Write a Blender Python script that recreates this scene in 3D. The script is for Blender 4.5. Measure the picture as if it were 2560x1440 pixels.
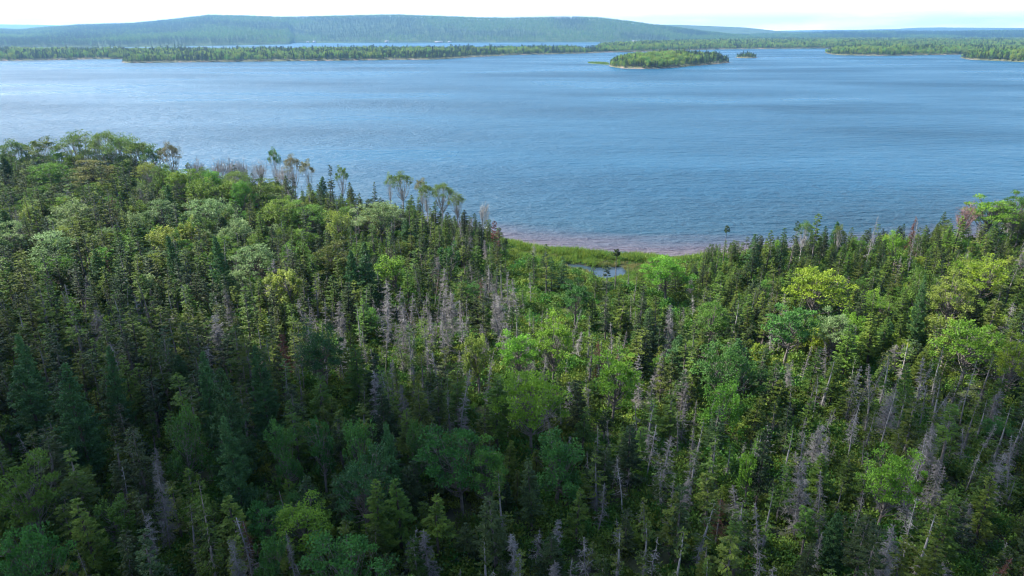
import bpy, math, random
import numpy as np
from mathutils import Vector
rng = np.random.default_rng(7)
random.seed(7)
sc = bpy.context.scene
for _o in list(bpy.data.objects):
    bpy.data.objects.remove(_o)
R = math.radians
COL = sc.collection

# ------------------------------------------------------------------ camera, sky, sun, exposure
H = 50.0
PITCH = math.atan(636 / 1707)
cam_d = bpy.data.cameras.new("camera")
cam_d.sensor_width = 36
cam_d.lens = 24
cam_d.clip_start = 0.5
cam_d.clip_end = 60000
cam = bpy.data.objects.new("camera", cam_d)
COL.objects.link(cam)
cam.location = (0, 0, H)
cam.rotation_euler = (math.pi / 2 - PITCH, 0, 0)
sc.camera = cam
SUN_AZ, SUN_EL = R(-74), R(45)          # azimuth from +Y, positive to the right
S = Vector((math.sin(SUN_AZ) * math.cos(SUN_EL), math.cos(SUN_AZ) * math.cos(SUN_EL), math.sin(SUN_EL)))
world = bpy.data.worlds.new("World")
sc.world = world
world.use_nodes = True
nt = world.node_tree
nt.nodes.clear()
N, Lk = nt.nodes.new, nt.links.new
out = N("ShaderNodeOutputWorld")
bg = N("ShaderNodeBackground")
bg.inputs["Strength"].default_value = 0.11
sky = N("ShaderNodeTexSky")
sky.sky_type = 'NISHITA'
sky.sun_disc = False
sky.sun_elevation = SUN_EL
sky.sun_rotation = SUN_AZ
sky.altitude = 50
sky.air_density = 1.0
sky.dust_density = 1.0
sky.ozone_density = 1.0
# thin high cloud: a procedural layer of the sky itself
tc = N("ShaderNodeTexCoord")
mp = N("ShaderNodeMapping"); mp.inputs["Scale"].default_value = (2.2, 2.2, 14.0)
n1 = N("ShaderNodeTexNoise"); n1.inputs["Scale"].default_value = 2.6; n1.inputs["Detail"].default_value = 7; n1.inputs["Roughness"].default_value = 0.58
rp = N("ShaderNodeValToRGB")
rp.color_ramp.elements[0].position = 0.46; rp.color_ramp.elements[0].color = (0, 0, 0, 1)
rp.color_ramp.elements[1].position = 0.72; rp.color_ramp.elements[1].color = (1, 1, 1, 1)
mx = N("ShaderNodeMixRGB"); mx.inputs["Color2"].default_value = (19, 19.6, 20, 1)
sx = N("ShaderNodeSeparateXYZ"); el = N("ShaderNodeMapRange"); el.inputs["From Min"].default_value = 0.0; el.inputs["From Max"].default_value = 0.11
el.inputs["To Min"].default_value = 0.8; el.inputs["To Max"].default_value = 0.015
ad = N("ShaderNodeMapRange"); ad.inputs["To Min"].default_value = 0.45; ad.inputs["To Max"].default_value = 1.0
ml = N("ShaderNodeMath"); ml.operation = 'MULTIPLY'; Lk(tc.outputs["Generated"], sx.inputs[0]); Lk(sx.outputs["Z"], el.inputs["Value"]); Lk(el.outputs[0], ml.inputs[1])
Lk(tc.outputs["Generated"], mp.inputs[0]); Lk(mp.outputs[0], n1.inputs["Vector"]); Lk(n1.outputs["Fac"], rp.inputs[0])
Lk(rp.outputs[0], ad.inputs["Value"]); Lk(ad.outputs[0], ml.inputs[0]); Lk(ml.outputs[0], mx.inputs["Fac"])
Lk(sky.outputs[0], mx.inputs["Color1"]); Lk(mx.outputs[0], bg.inputs["Color"]); Lk(bg.outputs[0], out.inputs["Surface"])
sun_d = bpy.data.lights.new("sun", 'SUN')
sun_d.energy = 5.0
sun_d.angle = R(0.5)
sun_d.color = (1.0, 0.95, 0.87)
sun = bpy.data.objects.new("sun", sun_d)
COL.objects.link(sun)
sun.rotation_euler = (-S).to_track_quat('-Z', 'Y').to_euler()
sun.location = (0, 0, 300)
sc.view_settings.view_transform = 'Standard'
sc.view_settings.look = 'None'
sc.view_settings.exposure = 1.38
sc.view_settings.gamma = 1.0
sc.view_settings.use_curve_mapping = False
cy = sc.cycles
cy.max_bounces = 5
cy.diffuse_bounces = 2
cy.glossy_bounces = 2
cy.transmission_bounces = 3
cy.volume_bounces = 0
cy.transparent_max_bounces = 12
cy.caustics_reflective = False
cy.caustics_refractive = False
cy.use_denoising = True
cy.denoiser = "OPENIMAGEDENOISE"
cy.denoising_input_passes = "RGB_ALBEDO_NORMAL"
cy.sample_clamp_indirect = 4.0
cy.pixel_filter_type = 'BLACKMAN_HARRIS'
cy.filter_width = 1.1

# ------------------------------------------------------------------ picking points in the place
CP, SP = math.cos(PITCH), math.sin(PITCH)
def ray(px, py):
    u = (px - 1280) / 1707; v = (720 - py) / 1707
    return u, CP + v * SP, -SP + v * CP
def at(px, py, z=0.0):                  # point at height z seen at a pixel of the 2560 x 1440 photograph
    u, fy, fz = ray(px, py)
    t = (z - H) / fz
    return u * t, fy * t
def at_depth(px, Y, z=0.0):             # point at forward distance Y
    d = Y * CP + (H - z) * SP
    return (px - 1280) / 1707 * d, Y
def project(x, y, z):
    d = y * CP + (H - z) * SP
    v = y * SP - (H - z) * CP
    return 1280 + 1707 * x / d, 720 - 1707 * v / d, d

# ------------------------------------------------------------------ small numeric tools
_tab = np.random.default_rng(3).random((256, 256))
def vnoise(x, y):
    x = np.asarray(x, float); y = np.asarray(y, float)
    xi = np.floor(x).astype(int); yi = np.floor(y).astype(int)
    fx = x - xi; fy = y - yi
    fx = fx * fx * (3 - 2 * fx); fy = fy * fy * (3 - 2 * fy)
    g = lambda a, b: _tab[a & 255, b & 255]
    return (g(xi, yi) * (1 - fx) + g(xi + 1, yi) * fx) * (1 - fy) + (g(xi, yi + 1) * (1 - fx) + g(xi + 1, yi + 1) * fx) * fy
def fbm(x, y, o=4):
    s = 0; a = .5
    for k in range(o):
        s = s + a * (vnoise(x * 2 ** k + 17 * k, y * 2 ** k + 31 * k) - .5); a *= .5
    return s * 2
def smooth(t):
    t = np.clip(t, 0, 1); return t * t * (3 - 2 * t)
def nrm(a):
    return a / np.maximum(np.linalg.norm(a, axis=-1, keepdims=True), 1e-9)
def inside(poly, x, y):
    x = np.asarray(x, float); y = np.asarray(y, float)
    c = np.zeros(x.shape, bool); n = len(poly)
    for i in range(n):
        x1, y1 = poly[i]; x2, y2 = poly[(i + 1) % n]
        if y1 == y2: continue
        m = ((y1 > y) != (y2 > y)) & (x < (x2 - x1) * (y - y1) / (y2 - y1) + x1)
        c ^= m
    return c
def sdist(poly, x, y):                   # positive inside
    x = np.asarray(x, float); y = np.asarray(y, float)
    best = np.full(x.shape, 1e18); n = len(poly)
    for i in range(n):
        x1, y1 = poly[i]; x2, y2 = poly[(i + 1) % n]
        dx, dy = x2 - x1, y2 - y1
        t = np.clip(((x - x1) * dx + (y - y1) * dy) / max(dx * dx + dy * dy, 1e-9), 0, 1)
        best = np.minimum(best, (x - x1 - t * dx) ** 2 + (y - y1 - t * dy) ** 2)
    return np.sqrt(best) * np.where(inside(poly, x, y), 1, -1)

def mesh_from(name, V, F, mats, midx=None, smooth_shade=False):
    V = np.asarray(V, np.float32); F = np.asarray(F, np.int32)
    me = bpy.data.meshes.new(name)
    k = F.shape[1]
    me.vertices.add(len(V)); me.vertices.foreach_set("co", V.ravel())
    me.loops.add(F.size); me.loops.foreach_set("vertex_index", F.ravel())
    me.polygons.add(len(F)); me.polygons.foreach_set("loop_start", np.arange(0, F.size, k, dtype=np.int32))
    for m in mats: me.materials.append(m)
    if midx is not None: me.polygons.foreach_set("material_index", np.asarray(midx, np.int32))
    if smooth_shade: me.polygons.foreach_set("use_smooth", np.ones(len(F), bool))
    me.update(calc_edges=True)
    return me
def link(name, data, parent=None):
    o = bpy.data.objects.new(name, data); COL.objects.link(o)
    if parent is not None: o.parent = parent
    return o
def tag(o, label=None, cat=None, group=None, kind=None):
    if label: o["label"] = label
    if cat: o["category"] = cat
    if group: o["group"] = group
    if kind: o["kind"] = kind
    return o
def grid_faces(nx, ny):
    i = np.arange(nx - 1)[None, :] + nx * np.arange(ny - 1)[:, None]
    i = i.ravel()
    return np.stack([i, i + 1, i + 1 + nx, i + nx], 1)

class Geo:                                # collects quads of one part
    def __init__(s): s.V = []; s.F = []; s.n = 0
    def add(s, V, F):
        s.V.append(np.asarray(V, float).reshape(-1, 3)); s.F.append(np.asarray(F, int).reshape(-1, 4) + s.n); s.n += len(s.V[-1])
    def quads(s, Q):                      # (n,4,3)
        n = len(Q)
        s.add(Q.reshape(-1, 3), np.arange(4 * n).reshape(n, 4))
    def leaves(s, P, D, L, W, Nb=None, jit=.6):   # diamonds starting at P, growing along D, facing roughly Nb
        D = nrm(D); n = len(P)
        r = rng.normal(size=(n, 3))
        if Nb is not None: r = nrm(np.broadcast_to(np.asarray(Nb, float), (n, 3)) + r * jit)
        side = nrm(np.cross(D, r))
        L = np.broadcast_to(np.asarray(L, float), (n,))[:, None]; W = np.broadcast_to(np.asarray(W, float), (n,))[:, None]
        m = P + D * L * .45
        s.quads(np.stack([P, m + side * W / 2, P + D * L, m - side * W / 2], 1))
    def ribbons(s, A, B, wa, wb):
        n = len(A)
        side = nrm(np.cross(nrm(B - A), rng.normal(size=(n, 3))))
        wa = np.broadcast_to(np.asarray(wa, float), (n,))[:, None] / 2; wb = np.broadcast_to(np.asarray(wb, float), (n,))[:, None] / 2
        s.quads(np.stack([A - side * wa, A + side * wa, B + side * wb, B - side * wb], 1))
    def tube(s, pts, rad, k=6):
        pts = np.asarray(pts, float); n = len(pts)
        t = nrm(np.gradient(pts, axis=0)); a = nrm(np.cross(t, np.array([0.31, .87, .12]) + 0 * t)); b = np.cross(t, a)
        an = np.arange(k) * 2 * math.pi / k
        V = pts[:, None] + (a[:, None] * np.cos(an)[None, :, None] + b[:, None] * np.sin(an)[None, :, None]) * np.asarray(rad)[:, None, None]
        F = []
        for i in range(n - 1):
            for j in range(k):
                F.append((i * k + j, i * k + (j + 1) % k, (i + 1) * k + (j + 1) % k, (i + 1) * k + j))
        s.add(V, F)
    def out(s): return np.concatenate(s.V), np.concatenate(s.F)

# ------------------------------------------------------------------ materials
def foliage(name, a, b, trans=0.3, vary=0.35, hue=0.03, nscale=0.7):
    m = bpy.data.materials.new(name); m.use_nodes = True
    t = m.node_tree; t.nodes.clear(); N = t.nodes.new; Lk = t.links.new
    o = N("ShaderNodeOutputMaterial"); p = N("ShaderNodeBsdfPrincipled"); tr = N("ShaderNodeBsdfTranslucent"); mixs = N("ShaderNodeMixShader")
    p.inputs["Roughness"].default_value = 0.62; p.inputs["Specular IOR Level"].default_value = 0.25
    oi = N("ShaderNodeObjectInfo"); tc = N("ShaderNodeTexCoord")
    nz = N("ShaderNodeTexNoise"); nz.inputs["Scale"].default_value = nscale; nz.inputs["Detail"].default_value = 3
    va = N("ShaderNodeVectorMath"); va.operation = 'ADD'
    sc_ = N("ShaderNodeVectorMath"); sc_.operation = 'SCALE'; sc_.inputs[0].default_value = (37, 91, 53); Lk(oi.outputs["Random"], sc_.inputs["Scale"])
    Lk(tc.outputs["Object"], va.inputs[0]); Lk(sc_.outputs[0], va.inputs[1]); Lk(va.outputs[0], nz.inputs["Vector"])
    rmp = N("ShaderNodeValToRGB"); rmp.color_ramp.elements[0].position = .36; rmp.color_ramp.elements[1].position = .64
    rmp.color_ramp.elements[0].color = (*a, 1); rmp.color_ramp.elements[1].color = (*b, 1)
    Lk(nz.outputs["Fac"], rmp.inputs[0])
    hs = N("ShaderNodeHueSaturation")
    mr = N("ShaderNodeMapRange"); mr.inputs["To Min"].default_value = .5 - hue; mr.inputs["To Max"].default_value = .5 + hue * .6
    Lk(oi.outputs["Random"], mr.inputs["Value"]); Lk(mr.outputs[0], hs.inputs["Hue"])
    wn = N("ShaderNodeTexWhiteNoise"); wn.noise_dimensions = '1D'; Lk(oi.outputs["Random"], wn.inputs["W"])
    mv = N("ShaderNodeMapRange"); mv.inputs["To Min"].default_value = 1 - vary; mv.inputs["To Max"].default_value = 1 + vary
    Lk(wn.outputs["Value"], mv.inputs["Value"]); Lk(mv.outputs[0], hs.inputs["Value"])
    Lk(rmp.outputs[0], hs.inputs["Color"])
    Lk(hs.outputs[0], p.inputs["Base Color"]); Lk(hs.outputs[0], tr.inputs["Color"])
    mixs.inputs[0].default_value = trans
    Lk(p.outputs[0], mixs.inputs[1]); Lk(tr.outputs[0], mixs.inputs[2]); Lk(mixs.outputs[0], o.inputs[0])
    return m
def rough(name, a, b, scale=3.0, r=0.85, coords="Object", vary=0.25, bump=0.0):
    m = bpy.data.materials.new(name); m.use_nodes = True
    t = m.node_tree; p = t.nodes["Principled BSDF"]; N = t.nodes.new; Lk = t.links.new
    tc = N("ShaderNodeTexCoord"); nz = N("ShaderNodeTexNoise"); nz.inputs["Scale"].default_value = scale; nz.inputs["Detail"].default_value = 6
    rmp = N("ShaderNodeValToRGB"); rmp.color_ramp.elements[0].position = .35; rmp.color_ramp.elements[1].position = .65
    rmp.color_ramp.elements[0].color = (*a, 1); rmp.color_ramp.elements[1].color = (*b, 1)
    Lk(tc.outputs[coords], nz.inputs["Vector"]); Lk(nz.outputs["Fac"], rmp.inputs[0])
    oi = N("ShaderNodeObjectInfo"); hs = N("ShaderNodeHueSaturation"); mv = N("ShaderNodeMapRange")
    mv.inputs["To Min"].default_value = 1 - vary; mv.inputs["To Max"].default_value = 1 + vary
    Lk(oi.outputs["Random"], mv.inputs["Value"]); Lk(mv.outputs[0], hs.inputs["Value"]); Lk(rmp.outputs[0], hs.inputs["Color"])
    Lk(hs.outputs[0], p.inputs["Base Color"]); p.inputs["Roughness"].default_value = r; p.inputs["Specular IOR Level"].default_value = 0.2
    if bump:
        bp = N("ShaderNodeBump"); bp.inputs["Strength"].default_value = bump; Lk(nz.outputs["Fac"], bp.inputs["Height"]); Lk(bp.outputs[0], p.inputs["Normal"])
    return m
M = {
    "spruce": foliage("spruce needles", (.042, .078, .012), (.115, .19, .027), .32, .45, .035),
    "spruce_dark": foliage("dark spruce needles", (.022, .046, .014), (.05, .088, .024), .22, .35, .03),
    "fir": foliage("fir needles", (.05, .105, .014), (.125, .205, .028), .32, .35, .03),
    "larch": foliage("larch needles", (.035, .10, .030), (.075, .175, .05), .3, .22, .02),
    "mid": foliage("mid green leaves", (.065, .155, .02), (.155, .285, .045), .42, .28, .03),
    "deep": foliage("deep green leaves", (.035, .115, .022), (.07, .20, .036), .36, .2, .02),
    "bright": foliage("bright green leaves", (.09, .22, .018), (.20, .38, .04), .42, .15, .02),
    "yellow": foliage("yellow green leaves", (.13, .23, .018), (.30, .41, .04), .4, .12, .015),
    "lime": foliage("lime leaves", (.12, .19, .03), (.25, .32, .055), .4, .15, .02),
    "pale": foliage("pale grey green leaves", (.11, .19, .06), (.25, .35, .14), .38, .2, .02),
    "olive": foliage("olive leaves", (.09, .115, .02), (.17, .19, .035), .3, .2, .02),
    "aspen": foliage("aspen leaves", (.07, .14, .03), (.15, .245, .055), .4, .2, .03),
    "tan": foliage("withered tan leaves", (.14, .15, .07), (.27, .25, .13), .3, .2, .02),
    "rust": foliage("rusty dead needles", (.09, .035, .022), (.17, .075, .05), .15, .25, .02),
    "shrub": foliage("undergrowth leaves", (.05, .125, .02), (.13, .24, .035), .35, .45, .05),
    "grass": foliage("marsh grass", (.10, .19, .03), (.20, .31, .05), .4, .25, .03),
    "sedge": foliage("tan sedge", (.15, .17, .055), (.25, .26, .09), .3, .25, .03),
    "far_leaf": foliage("shore wood leaves", (.10, .19, .025), (.21, .33, .05), .35, .35, .045, .25),
    "far_needle": foliage("shore wood needles", (.03, .06, .02), (.07, .11, .035), .2, .4, .03, .25),
    "bark": rough("grey bark", (.10, .085, .075), (.21, .185, .165), 2.5),
    "bark_dark": rough("dark bark", (.05, .042, .036), (.11, .09, .075), 2.5),
    "birch": rough("pale bark", (.22, .2, .185), (.42, .39, .36), 1.5),
    "dead": rough("weathered dead wood", (.14, .13, .125), (.31, .29, .275), 1.2, .9, vary=.35),
    "dead_pink": rough("reddish dead twigs", (.20, .11, .095), (.33, .2, .18), 1.2, .9),
}

# ------------------------------------------------------------------ tree shapes
def trunk_line(h, lean=.25, n=8):
    t = np.linspace(0, 1, n); a = rng.uniform(0, 6.28); b = rng.uniform(0, 6.28)
    x = np.cos(a) * lean * t ** 1.5 + .06 * np.sin(6 * t + b); y = np.sin(a) * lean * t ** 1.5 + .06 * np.cos(5 * t + a)
    x = x - x[0]; y = y - y[0]
    return np.stack([x, y, h * t], 1)
def along(line, z):
    return np.stack([np.interp(z, line[:, 2], line[:, 0]), np.interp(z, line[:, 2], line[:, 1]), z], -1)

def conifer(h, rad, base, nb, prof=.8, droop=.35, up=.25, club=0.0, leaf=(.30, .13), dens=1.0, ragged=.35, gaps=0.15, foliage_amt=1.0, dead_low=30, soft=False):
    line = trunk_line(h); tr = Geo(); cr = Geo()
    tt = np.linspace(0, 1, 8)
    tr.tube(line, (.012 * h + .03) * (1 - tt) ** .8 + .012, 6)
    f = (np.arange(nb) + rng.random(nb)) / nb
    f = 1 - (1 - f) ** 1.0
    keep = vnoise(f * 9 + rng.uniform(0, 99), f * 0) > gaps
    f = f[keep | (f > .9)]; nb = len(f)
    z = h * (base + (1 - base) * f)
    az = np.arange(nb) * 2.399 + rng.normal(0, .5, nb)
    r = rad * ((1 - f) ** prof) * rng.uniform(1 - ragged, 1 + ragged * .5, nb) + .10
    r *= np.clip(.55 + f * 4, 0, 1)
    if club: r += club * np.exp(-((f - .93) / .07) ** 2)
    P0 = along(line, z); dirh = np.stack([np.cos(az), np.sin(az), 0 * az], 1)
    def pt(i, s):
        return P0[i] + dirh[i] * (r[i] * s)[:, None] + np.array([0, 0, 1.])[None] * (r[i] * (-droop * s + up * s * s))[:, None]
    i = np.arange(nb)
    A = pt(i, np.full(nb, 0.)); Bm = pt(i, np.full(nb, .55)); Bt = pt(i, np.full(nb, 1.))
    tr.ribbons(A, Bm, .035, .025); tr.ribbons(Bm, Bt, .025, .01)
    cnt = np.maximum((r / leaf[0] * 13 * dens).astype(int), 7)
    idx = np.repeat(i, cnt); n = len(idx); s = rng.uniform(.12, 1.02, n) ** .8
    P = pt(idx, s)
    T = nrm(pt(idx, s + .05) - pt(idx, s))
    lat = np.cross(T, [0, 0, 1.]); lat *= rng.choice([-1, 1], n)[:, None]
    w = rng.uniform(.1, 1.1, n)[:, None]
    spread = (r[idx] * .34 * (1.15 - s))[:, None]
    if soft:
        P = P + lat * spread * rng.uniform(0, 1, (n, 1)) + rng.normal(0, .07, (n, 3))
        D = T * .6 + lat * w + rng.normal(0, .5, (n, 3))
    else:
        P = P + lat * spread * rng.uniform(0, .9, (n, 1)) + rng.normal(0, .025, (n, 3))
        D = T + lat * w + rng.normal(0, .22, (n, 3)) + np.array([0, 0, -.08])
    sel = rng.random(n) < foliage_amt
    cr.leaves(P[sel], D[sel], leaf[0] * rng.uniform(.6, 1.25, sel.sum()), leaf[1] * rng.uniform(.8, 1.5, sel.sum()), dirh[idx][sel] * .45 + [0, 0, 1], .45)
    top = along(line, np.full(14, h * 1.0)); cr.leaves(top - np.array([0, 0, .3]) + rng.normal(0, .06, (14, 3)), rng.normal(0, .35, (14, 3)) + [0, 0, 1], .45, .1)
    if dead_low:
        z = rng.uniform(.08, base + .12, dead_low) * h; a = rng.uniform(0, 6.28, dead_low); q = along(line, z)
        L = rng.uniform(.3, .9, dead_low) * rad * .9
        e = q + np.stack([np.cos(a) * L, np.sin(a) * L, -L * rng.uniform(0, .5, dead_low)], 1)
        tr.ribbons(q, e, .03, .01)
    return tr, cr

def snag(h, rad, nb, base=.12, fine=6, broken=False, drp=.25):
    line = trunk_line(h, .5); tr = Geo(); br = Geo()
    tt = np.linspace(0, 1, 8)
    tr.tube(line, (.006 * h + .02) * (1 - tt * (.7 if broken else 1)) + .012, 6)
    f = rng.random(nb) ** .8; z = h * (base + (.98 - base) * f); az = rng.uniform(0, 6.28, nb)
    r = rad * (1 - f * .75) * rng.uniform(.35, 1.2, nb)
    P0 = along(line, z); d = np.stack([np.cos(az), np.sin(az), 0 * az], 1); up = np.array([0, 0, 1.])
    d2 = nrm(d + rng.normal(0, .3, (nb, 3)))
    P1 = P0 + d * (r * .5)[:, None] - up * (r * drp * .6)[:, None]
    P2 = P1 + d2 * (r * .5)[:, None] - up * (r * drp * rng.uniform(-1, 1.2, nb))[:, None]
    br.ribbons(P0, P1, .045, .03); br.ribbons(P1, P2, .03, .014)
    ii = np.repeat(np.arange(nb), fine); n = len(ii); s = rng.random(n)[:, None]
    A = np.where(rng.random((n, 1)) < .45, P0[ii] * (1 - s) + P1[ii] * s, P1[ii] * (1 - s) + P2[ii] * s)
    B = A + nrm(d[ii] + rng.normal(0, .8, (n, 3)) - up * .2) * (r[ii] * rng.uniform(.15, .45, n))[:, None]
    br.ribbons(A, B, .026, .01)
    return tr, br

def broad(h, R_, crown=.62, nclump=55, leaves=95, size=(.26, .16), style="round", bare=.3, flat=.42, airy=1.0):
    line = trunk_line(h * .8, .5); tr = Geo(); cr = Geo(); tt = np.linspace(0, 1, 8)
    tr.tube(line, (.014 * h + .04) * (1 - tt) ** .7 + .02, 7)
    C = []
    ch = h * crown
    ga = np.arange(nclump) * 2.399 + rng.normal(0, .35, nclump)
    q = (np.arange(nclump) + .5) / nclump
    if style == "round":
        ph = np.arccos(1 - 1.45 * q)        # top down past the equator
        f1, f2, f3 = rng.uniform(0, 6.28, 3)
        rr = rng.uniform(.55, 1.05, nclump) * (1 + .22 * np.sin(2 * ga + f1) + .18 * np.sin(3 * ga + f2) * np.sin(2.5 * ph + f3))
        C = np.stack([np.sin(ph) * np.cos(ga) * R_ * rr, np.sin(ph) * np.sin(ga) * R_ * rr, h - ch * .5 + np.cos(ph) * ch * .5 * rr], 1)
    elif style == "fan":                      # steep rising limbs, ragged top
        rr = np.sqrt(q) * rng.uniform(.8, 1.05, nclump)
        C = np.stack([rr * np.cos(ga) * R_, rr * np.sin(ga) * R_, h * rng.uniform(1 - crown, 1.0, nclump) * (1 - .22 * rr) + .3], 1)
    elif style == "umbrella":                 # flat domed top over bare limbs
        rr = np.sqrt(q)
        C = np.stack([rr * np.cos(ga) * R_, rr * np.sin(ga) * R_, h * (1 - .16 * rr ** 2) - rng.uniform(0, .10, nclump) * h], 1)
    elif style == "layers":                   # broad flat tiers
        rr = np.sqrt(rng.random(nclump)); lev = rng.integers(0, 5, nclump) / 4
        rm = R_ * (1 - .55 * lev ** 1.5)
        C = np.stack([rr * np.cos(ga) * rm, rr * np.sin(ga) * rm, h * (1 - crown * (1 - lev)) - .2 - .25 * rr], 1)
    C[:, :2] += rng.normal(0, .12 * R_, (nclump, 2)) * .6
    C[:, 2] += rng.normal(0, .25, nclump)
    C[:, :2] += along(line, np.clip(C[:, 2], 0, h * .8))[:, :2]
    # limbs
    zs = np.clip(C[:, 2] * rng.uniform(.4, .75, nclump), h * bare * .8, h * .78)
    A = along(line, zs); Mid = A * .5 + C * .5; Mid[:, :2] = A[:, :2] * .35 + C[:, :2] * .65; Mid[:, 2] -= .06 * h * .5
    w = .02 + .004 * h
    for k in range(nclump):
        tr.tube(np.stack([A[k], (A[k] + Mid[k]) / 2 - [0, 0, .05], Mid[k], C[k]]), [w, w * .75, w * .5, w * .2], 4)
    nt_ = nclump * 5; ii = np.repeat(np.arange(nclump), 5)
    tip = C[ii] + rng.normal(0, .5, (nt_, 3)) * [1, 1, .6]
    tr.ribbons(Mid[ii] * .35 + C[ii] * .65, tip, .035, .012)
    # leaves in clumps
    cn = (leaves * rng.uniform(.5, 1.4, nclump) * airy).astype(int)
    idx = np.repeat(np.arange(nclump), cn); n = len(idx)
    rad = R_ * (.24 if style == "round" else .27) * rng.uniform(.55, 1.55, nclump)
    outd = nrm(C - np.array([0, 0, h * (1 - crown * .6)]))
    g = rng.normal(0, 1, (n, 3)); g = nrm(g) * rng.random((n, 1)) ** .45
    sh = np.array([1, 1, flat])
    if style == "fan": sh = np.array([.6, .6, 1.35])
    if style == "layers": sh = np.array([1.2, 1.2, .22])
    P = C[idx] + g * rad[idx][:, None] * sh
    D = g * .6 + outd[idx] * .5 + rng.normal(0, .6, (n, 3))
    if style == "layers": D[:, 2] *= .3
    cr.leaves(P, D, size[0] * rng.uniform(.6, 1.2, n), size[1] * rng.uniform(.7, 1.2, n), g * .5 + outd[idx] * .5 + [0, 0, .7], .5)
    return tr, cr

def bare_broad(h, R_, ncl=26):
    line = trunk_line(h * .75, .9); tr = Geo(); br = Geo(); tt = np.linspace(0, 1, 8)
    tr.tube(line, (.013 * h + .03) * (1 - tt) ** .7 + .02, 6)
    ga = rng.uniform(0, 6.28, ncl); rr = np.sqrt(rng.random(ncl))
    C = np.stack([rr * np.cos(ga) * R_, rr * np.sin(ga) * R_, h * (1 - .25 * rr) - rng.uniform(0, .25, ncl) * h], 1)
    A = along(line, np.clip(C[:, 2] * rng.uniform(.45, .75, ncl), 0, h * .74)); Mid = A * .45 + C * .55; Mid[:, 2] -= .3
    for k in range(ncl): br.tube(np.stack([A[k], Mid[k], C[k]]), [.06, .04, .02], 4)
    ii = np.repeat(np.arange(ncl), 16); n = len(ii); s = rng.random((n, 1))
    B = Mid[ii] * (1 - s) + C[ii] * s
    E = B + nrm(rng.normal(0, 1, (n, 3)) + [0, 0, .6] + nrm(C[ii]) * .5) * rng.uniform(.4, 1.3, (n, 1))
    br.ribbons(B, E, .03, .012)
    jj = np.repeat(np.arange(n), 3); m = len(jj); s = rng.random((m, 1)); B2 = B[jj] * (1 - s) + E[jj] * s
    br.ribbons(B2, B2 + nrm(rng.normal(0, 1, (m, 3)) + [0, 0, .4]) * rng.uniform(.2, .6, (m, 1)), .018, .008)
    return tr, br

class Proto: pass
PR = {}
def proto(key, pair, mt, mc, h, rad, crown_name="crown"):
    tr, cr = pair
    p = Proto(); p.key = key; p.h = h; p.r = rad; p.crown_name = crown_name
    V1, F1 = tr.out(); V2, F2 = cr.out()
    p.trunk = mesh_from(key + " trunk", V1, F1, [M[mt]]); p.crown = mesh_from(key + " crown", V2, F2, [M[mc]])
    p.joined = mesh_from(key + " whole", np.concatenate([V1, V2]), np.concatenate([F1, F2 + len(V1)]), [M[mt], M[mc]],
                         np.concatenate([np.zeros(len(F1)), np.ones(len(F2))]))
    PR.setdefault(key.split()[0], []).append(p)
    return p
# spruce: slim, ragged, often bare below and tufted on top
for k in range(9):
    h = [9.5, 11, 8.5, 10, 12, 9, 7.5, 11.5, 10][k]; rd = [1.15, 1.35, 1.05, 1.5, 1.4, 1.0, 1.25, 1.1, 1.65][k]
    proto(f"spruce {k}", conifer(h, rd, [.35, .42, .25, .3, .45, .5, .15, .55, .3][k], [52, 58, 50, 60, 56, 42, 48, 44, 64][k],
          prof=[.75, .9, .65, .8, .8, .6, .7, .5, .85][k], club=[.25, .05, .3, .1, .35, .35, .1, .3, 0][k], ragged=.45, gaps=[.2, .15, .25, .1, .25, .3, .1, .3, .15][k],
          leaf=(.30, .13), dead_low=45), "bark", "spruce", h, rd)
for k in range(9, 15):
    h = rng.uniform(6.5, 12); rd = h * rng.uniform(.10, .17)
    proto(f"spruce {k}", conifer(h, rd, rng.uniform(.1, .5), int(38 + h * rng.uniform(.5, 2.4)), prof=rng.uniform(.5, .95), club=rng.uniform(0, .4), ragged=rng.uniform(.35, .65), gaps=rng.uniform(.05, .35),
          leaf=(.31, .14), dens=rng.uniform(.75, 1.15), dead_low=int(rng.uniform(20, 110))), "bark", "spruce", h, rd)
for k in range(5):
    h = [11, 10, 9, 12, 8][k]; rd = [1.9, 1.75, 2.1, 1.9, 1.85][k]
    proto(f"fir {k}", conifer(h, rd, [.12, .2, .1, .25, .08][k], [74, 70, 64, 80, 60][k], prof=.9, droop=.2, up=.22, ragged=.28, gaps=.05, leaf=(.33, .15), dens=1.0, dead_low=20), "bark_dark", "fir", h, rd)
for k in range(3):
    h = [13, 11.5, 12.5][k]; rd = [2.7, 2.3, 3.0][k]
    proto(f"larch {k}", conifer(h, rd, .1, 120, prof=.78, droop=.05, up=.22, ragged=.3, gaps=.05, leaf=(.24, .12), dens=1.55, soft=True, dead_low=8), "bark_dark", "larch", h, rd)
for k in range(8):
    h = [9.5, 8.5, 10.5, 9, 8, 10, 9, 11][k]; rd = [1.1, 1.25, .9, 1.35, 1.0, 1.8, 1.4, 1.0][k]
    proto(f"dead {k}", snag(h, rd, [110, 150, 110, 170, 90, 190, 70, 60][k], [.1, .2, .12, .1, .2, .1, .3, .3][k], [20, 26, 16, 26, 12, 28, 9, 6][k], broken=k in (4, 6)), "dead", "dead", h, rd, "branches")
for k in range(8, 12):
    h = rng.uniform(6, 11); rd = h * rng.uniform(.08, .2)
    proto(f"dead {k}", snag(h, rd, int(rng.uniform(35, 150)), rng.uniform(.1, .35), int(rng.uniform(4, 15)), broken=k % 2 == 0, drp=rng.uniform(-.1, .5)), "dead", "dead", h, rd, "branches")
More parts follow.
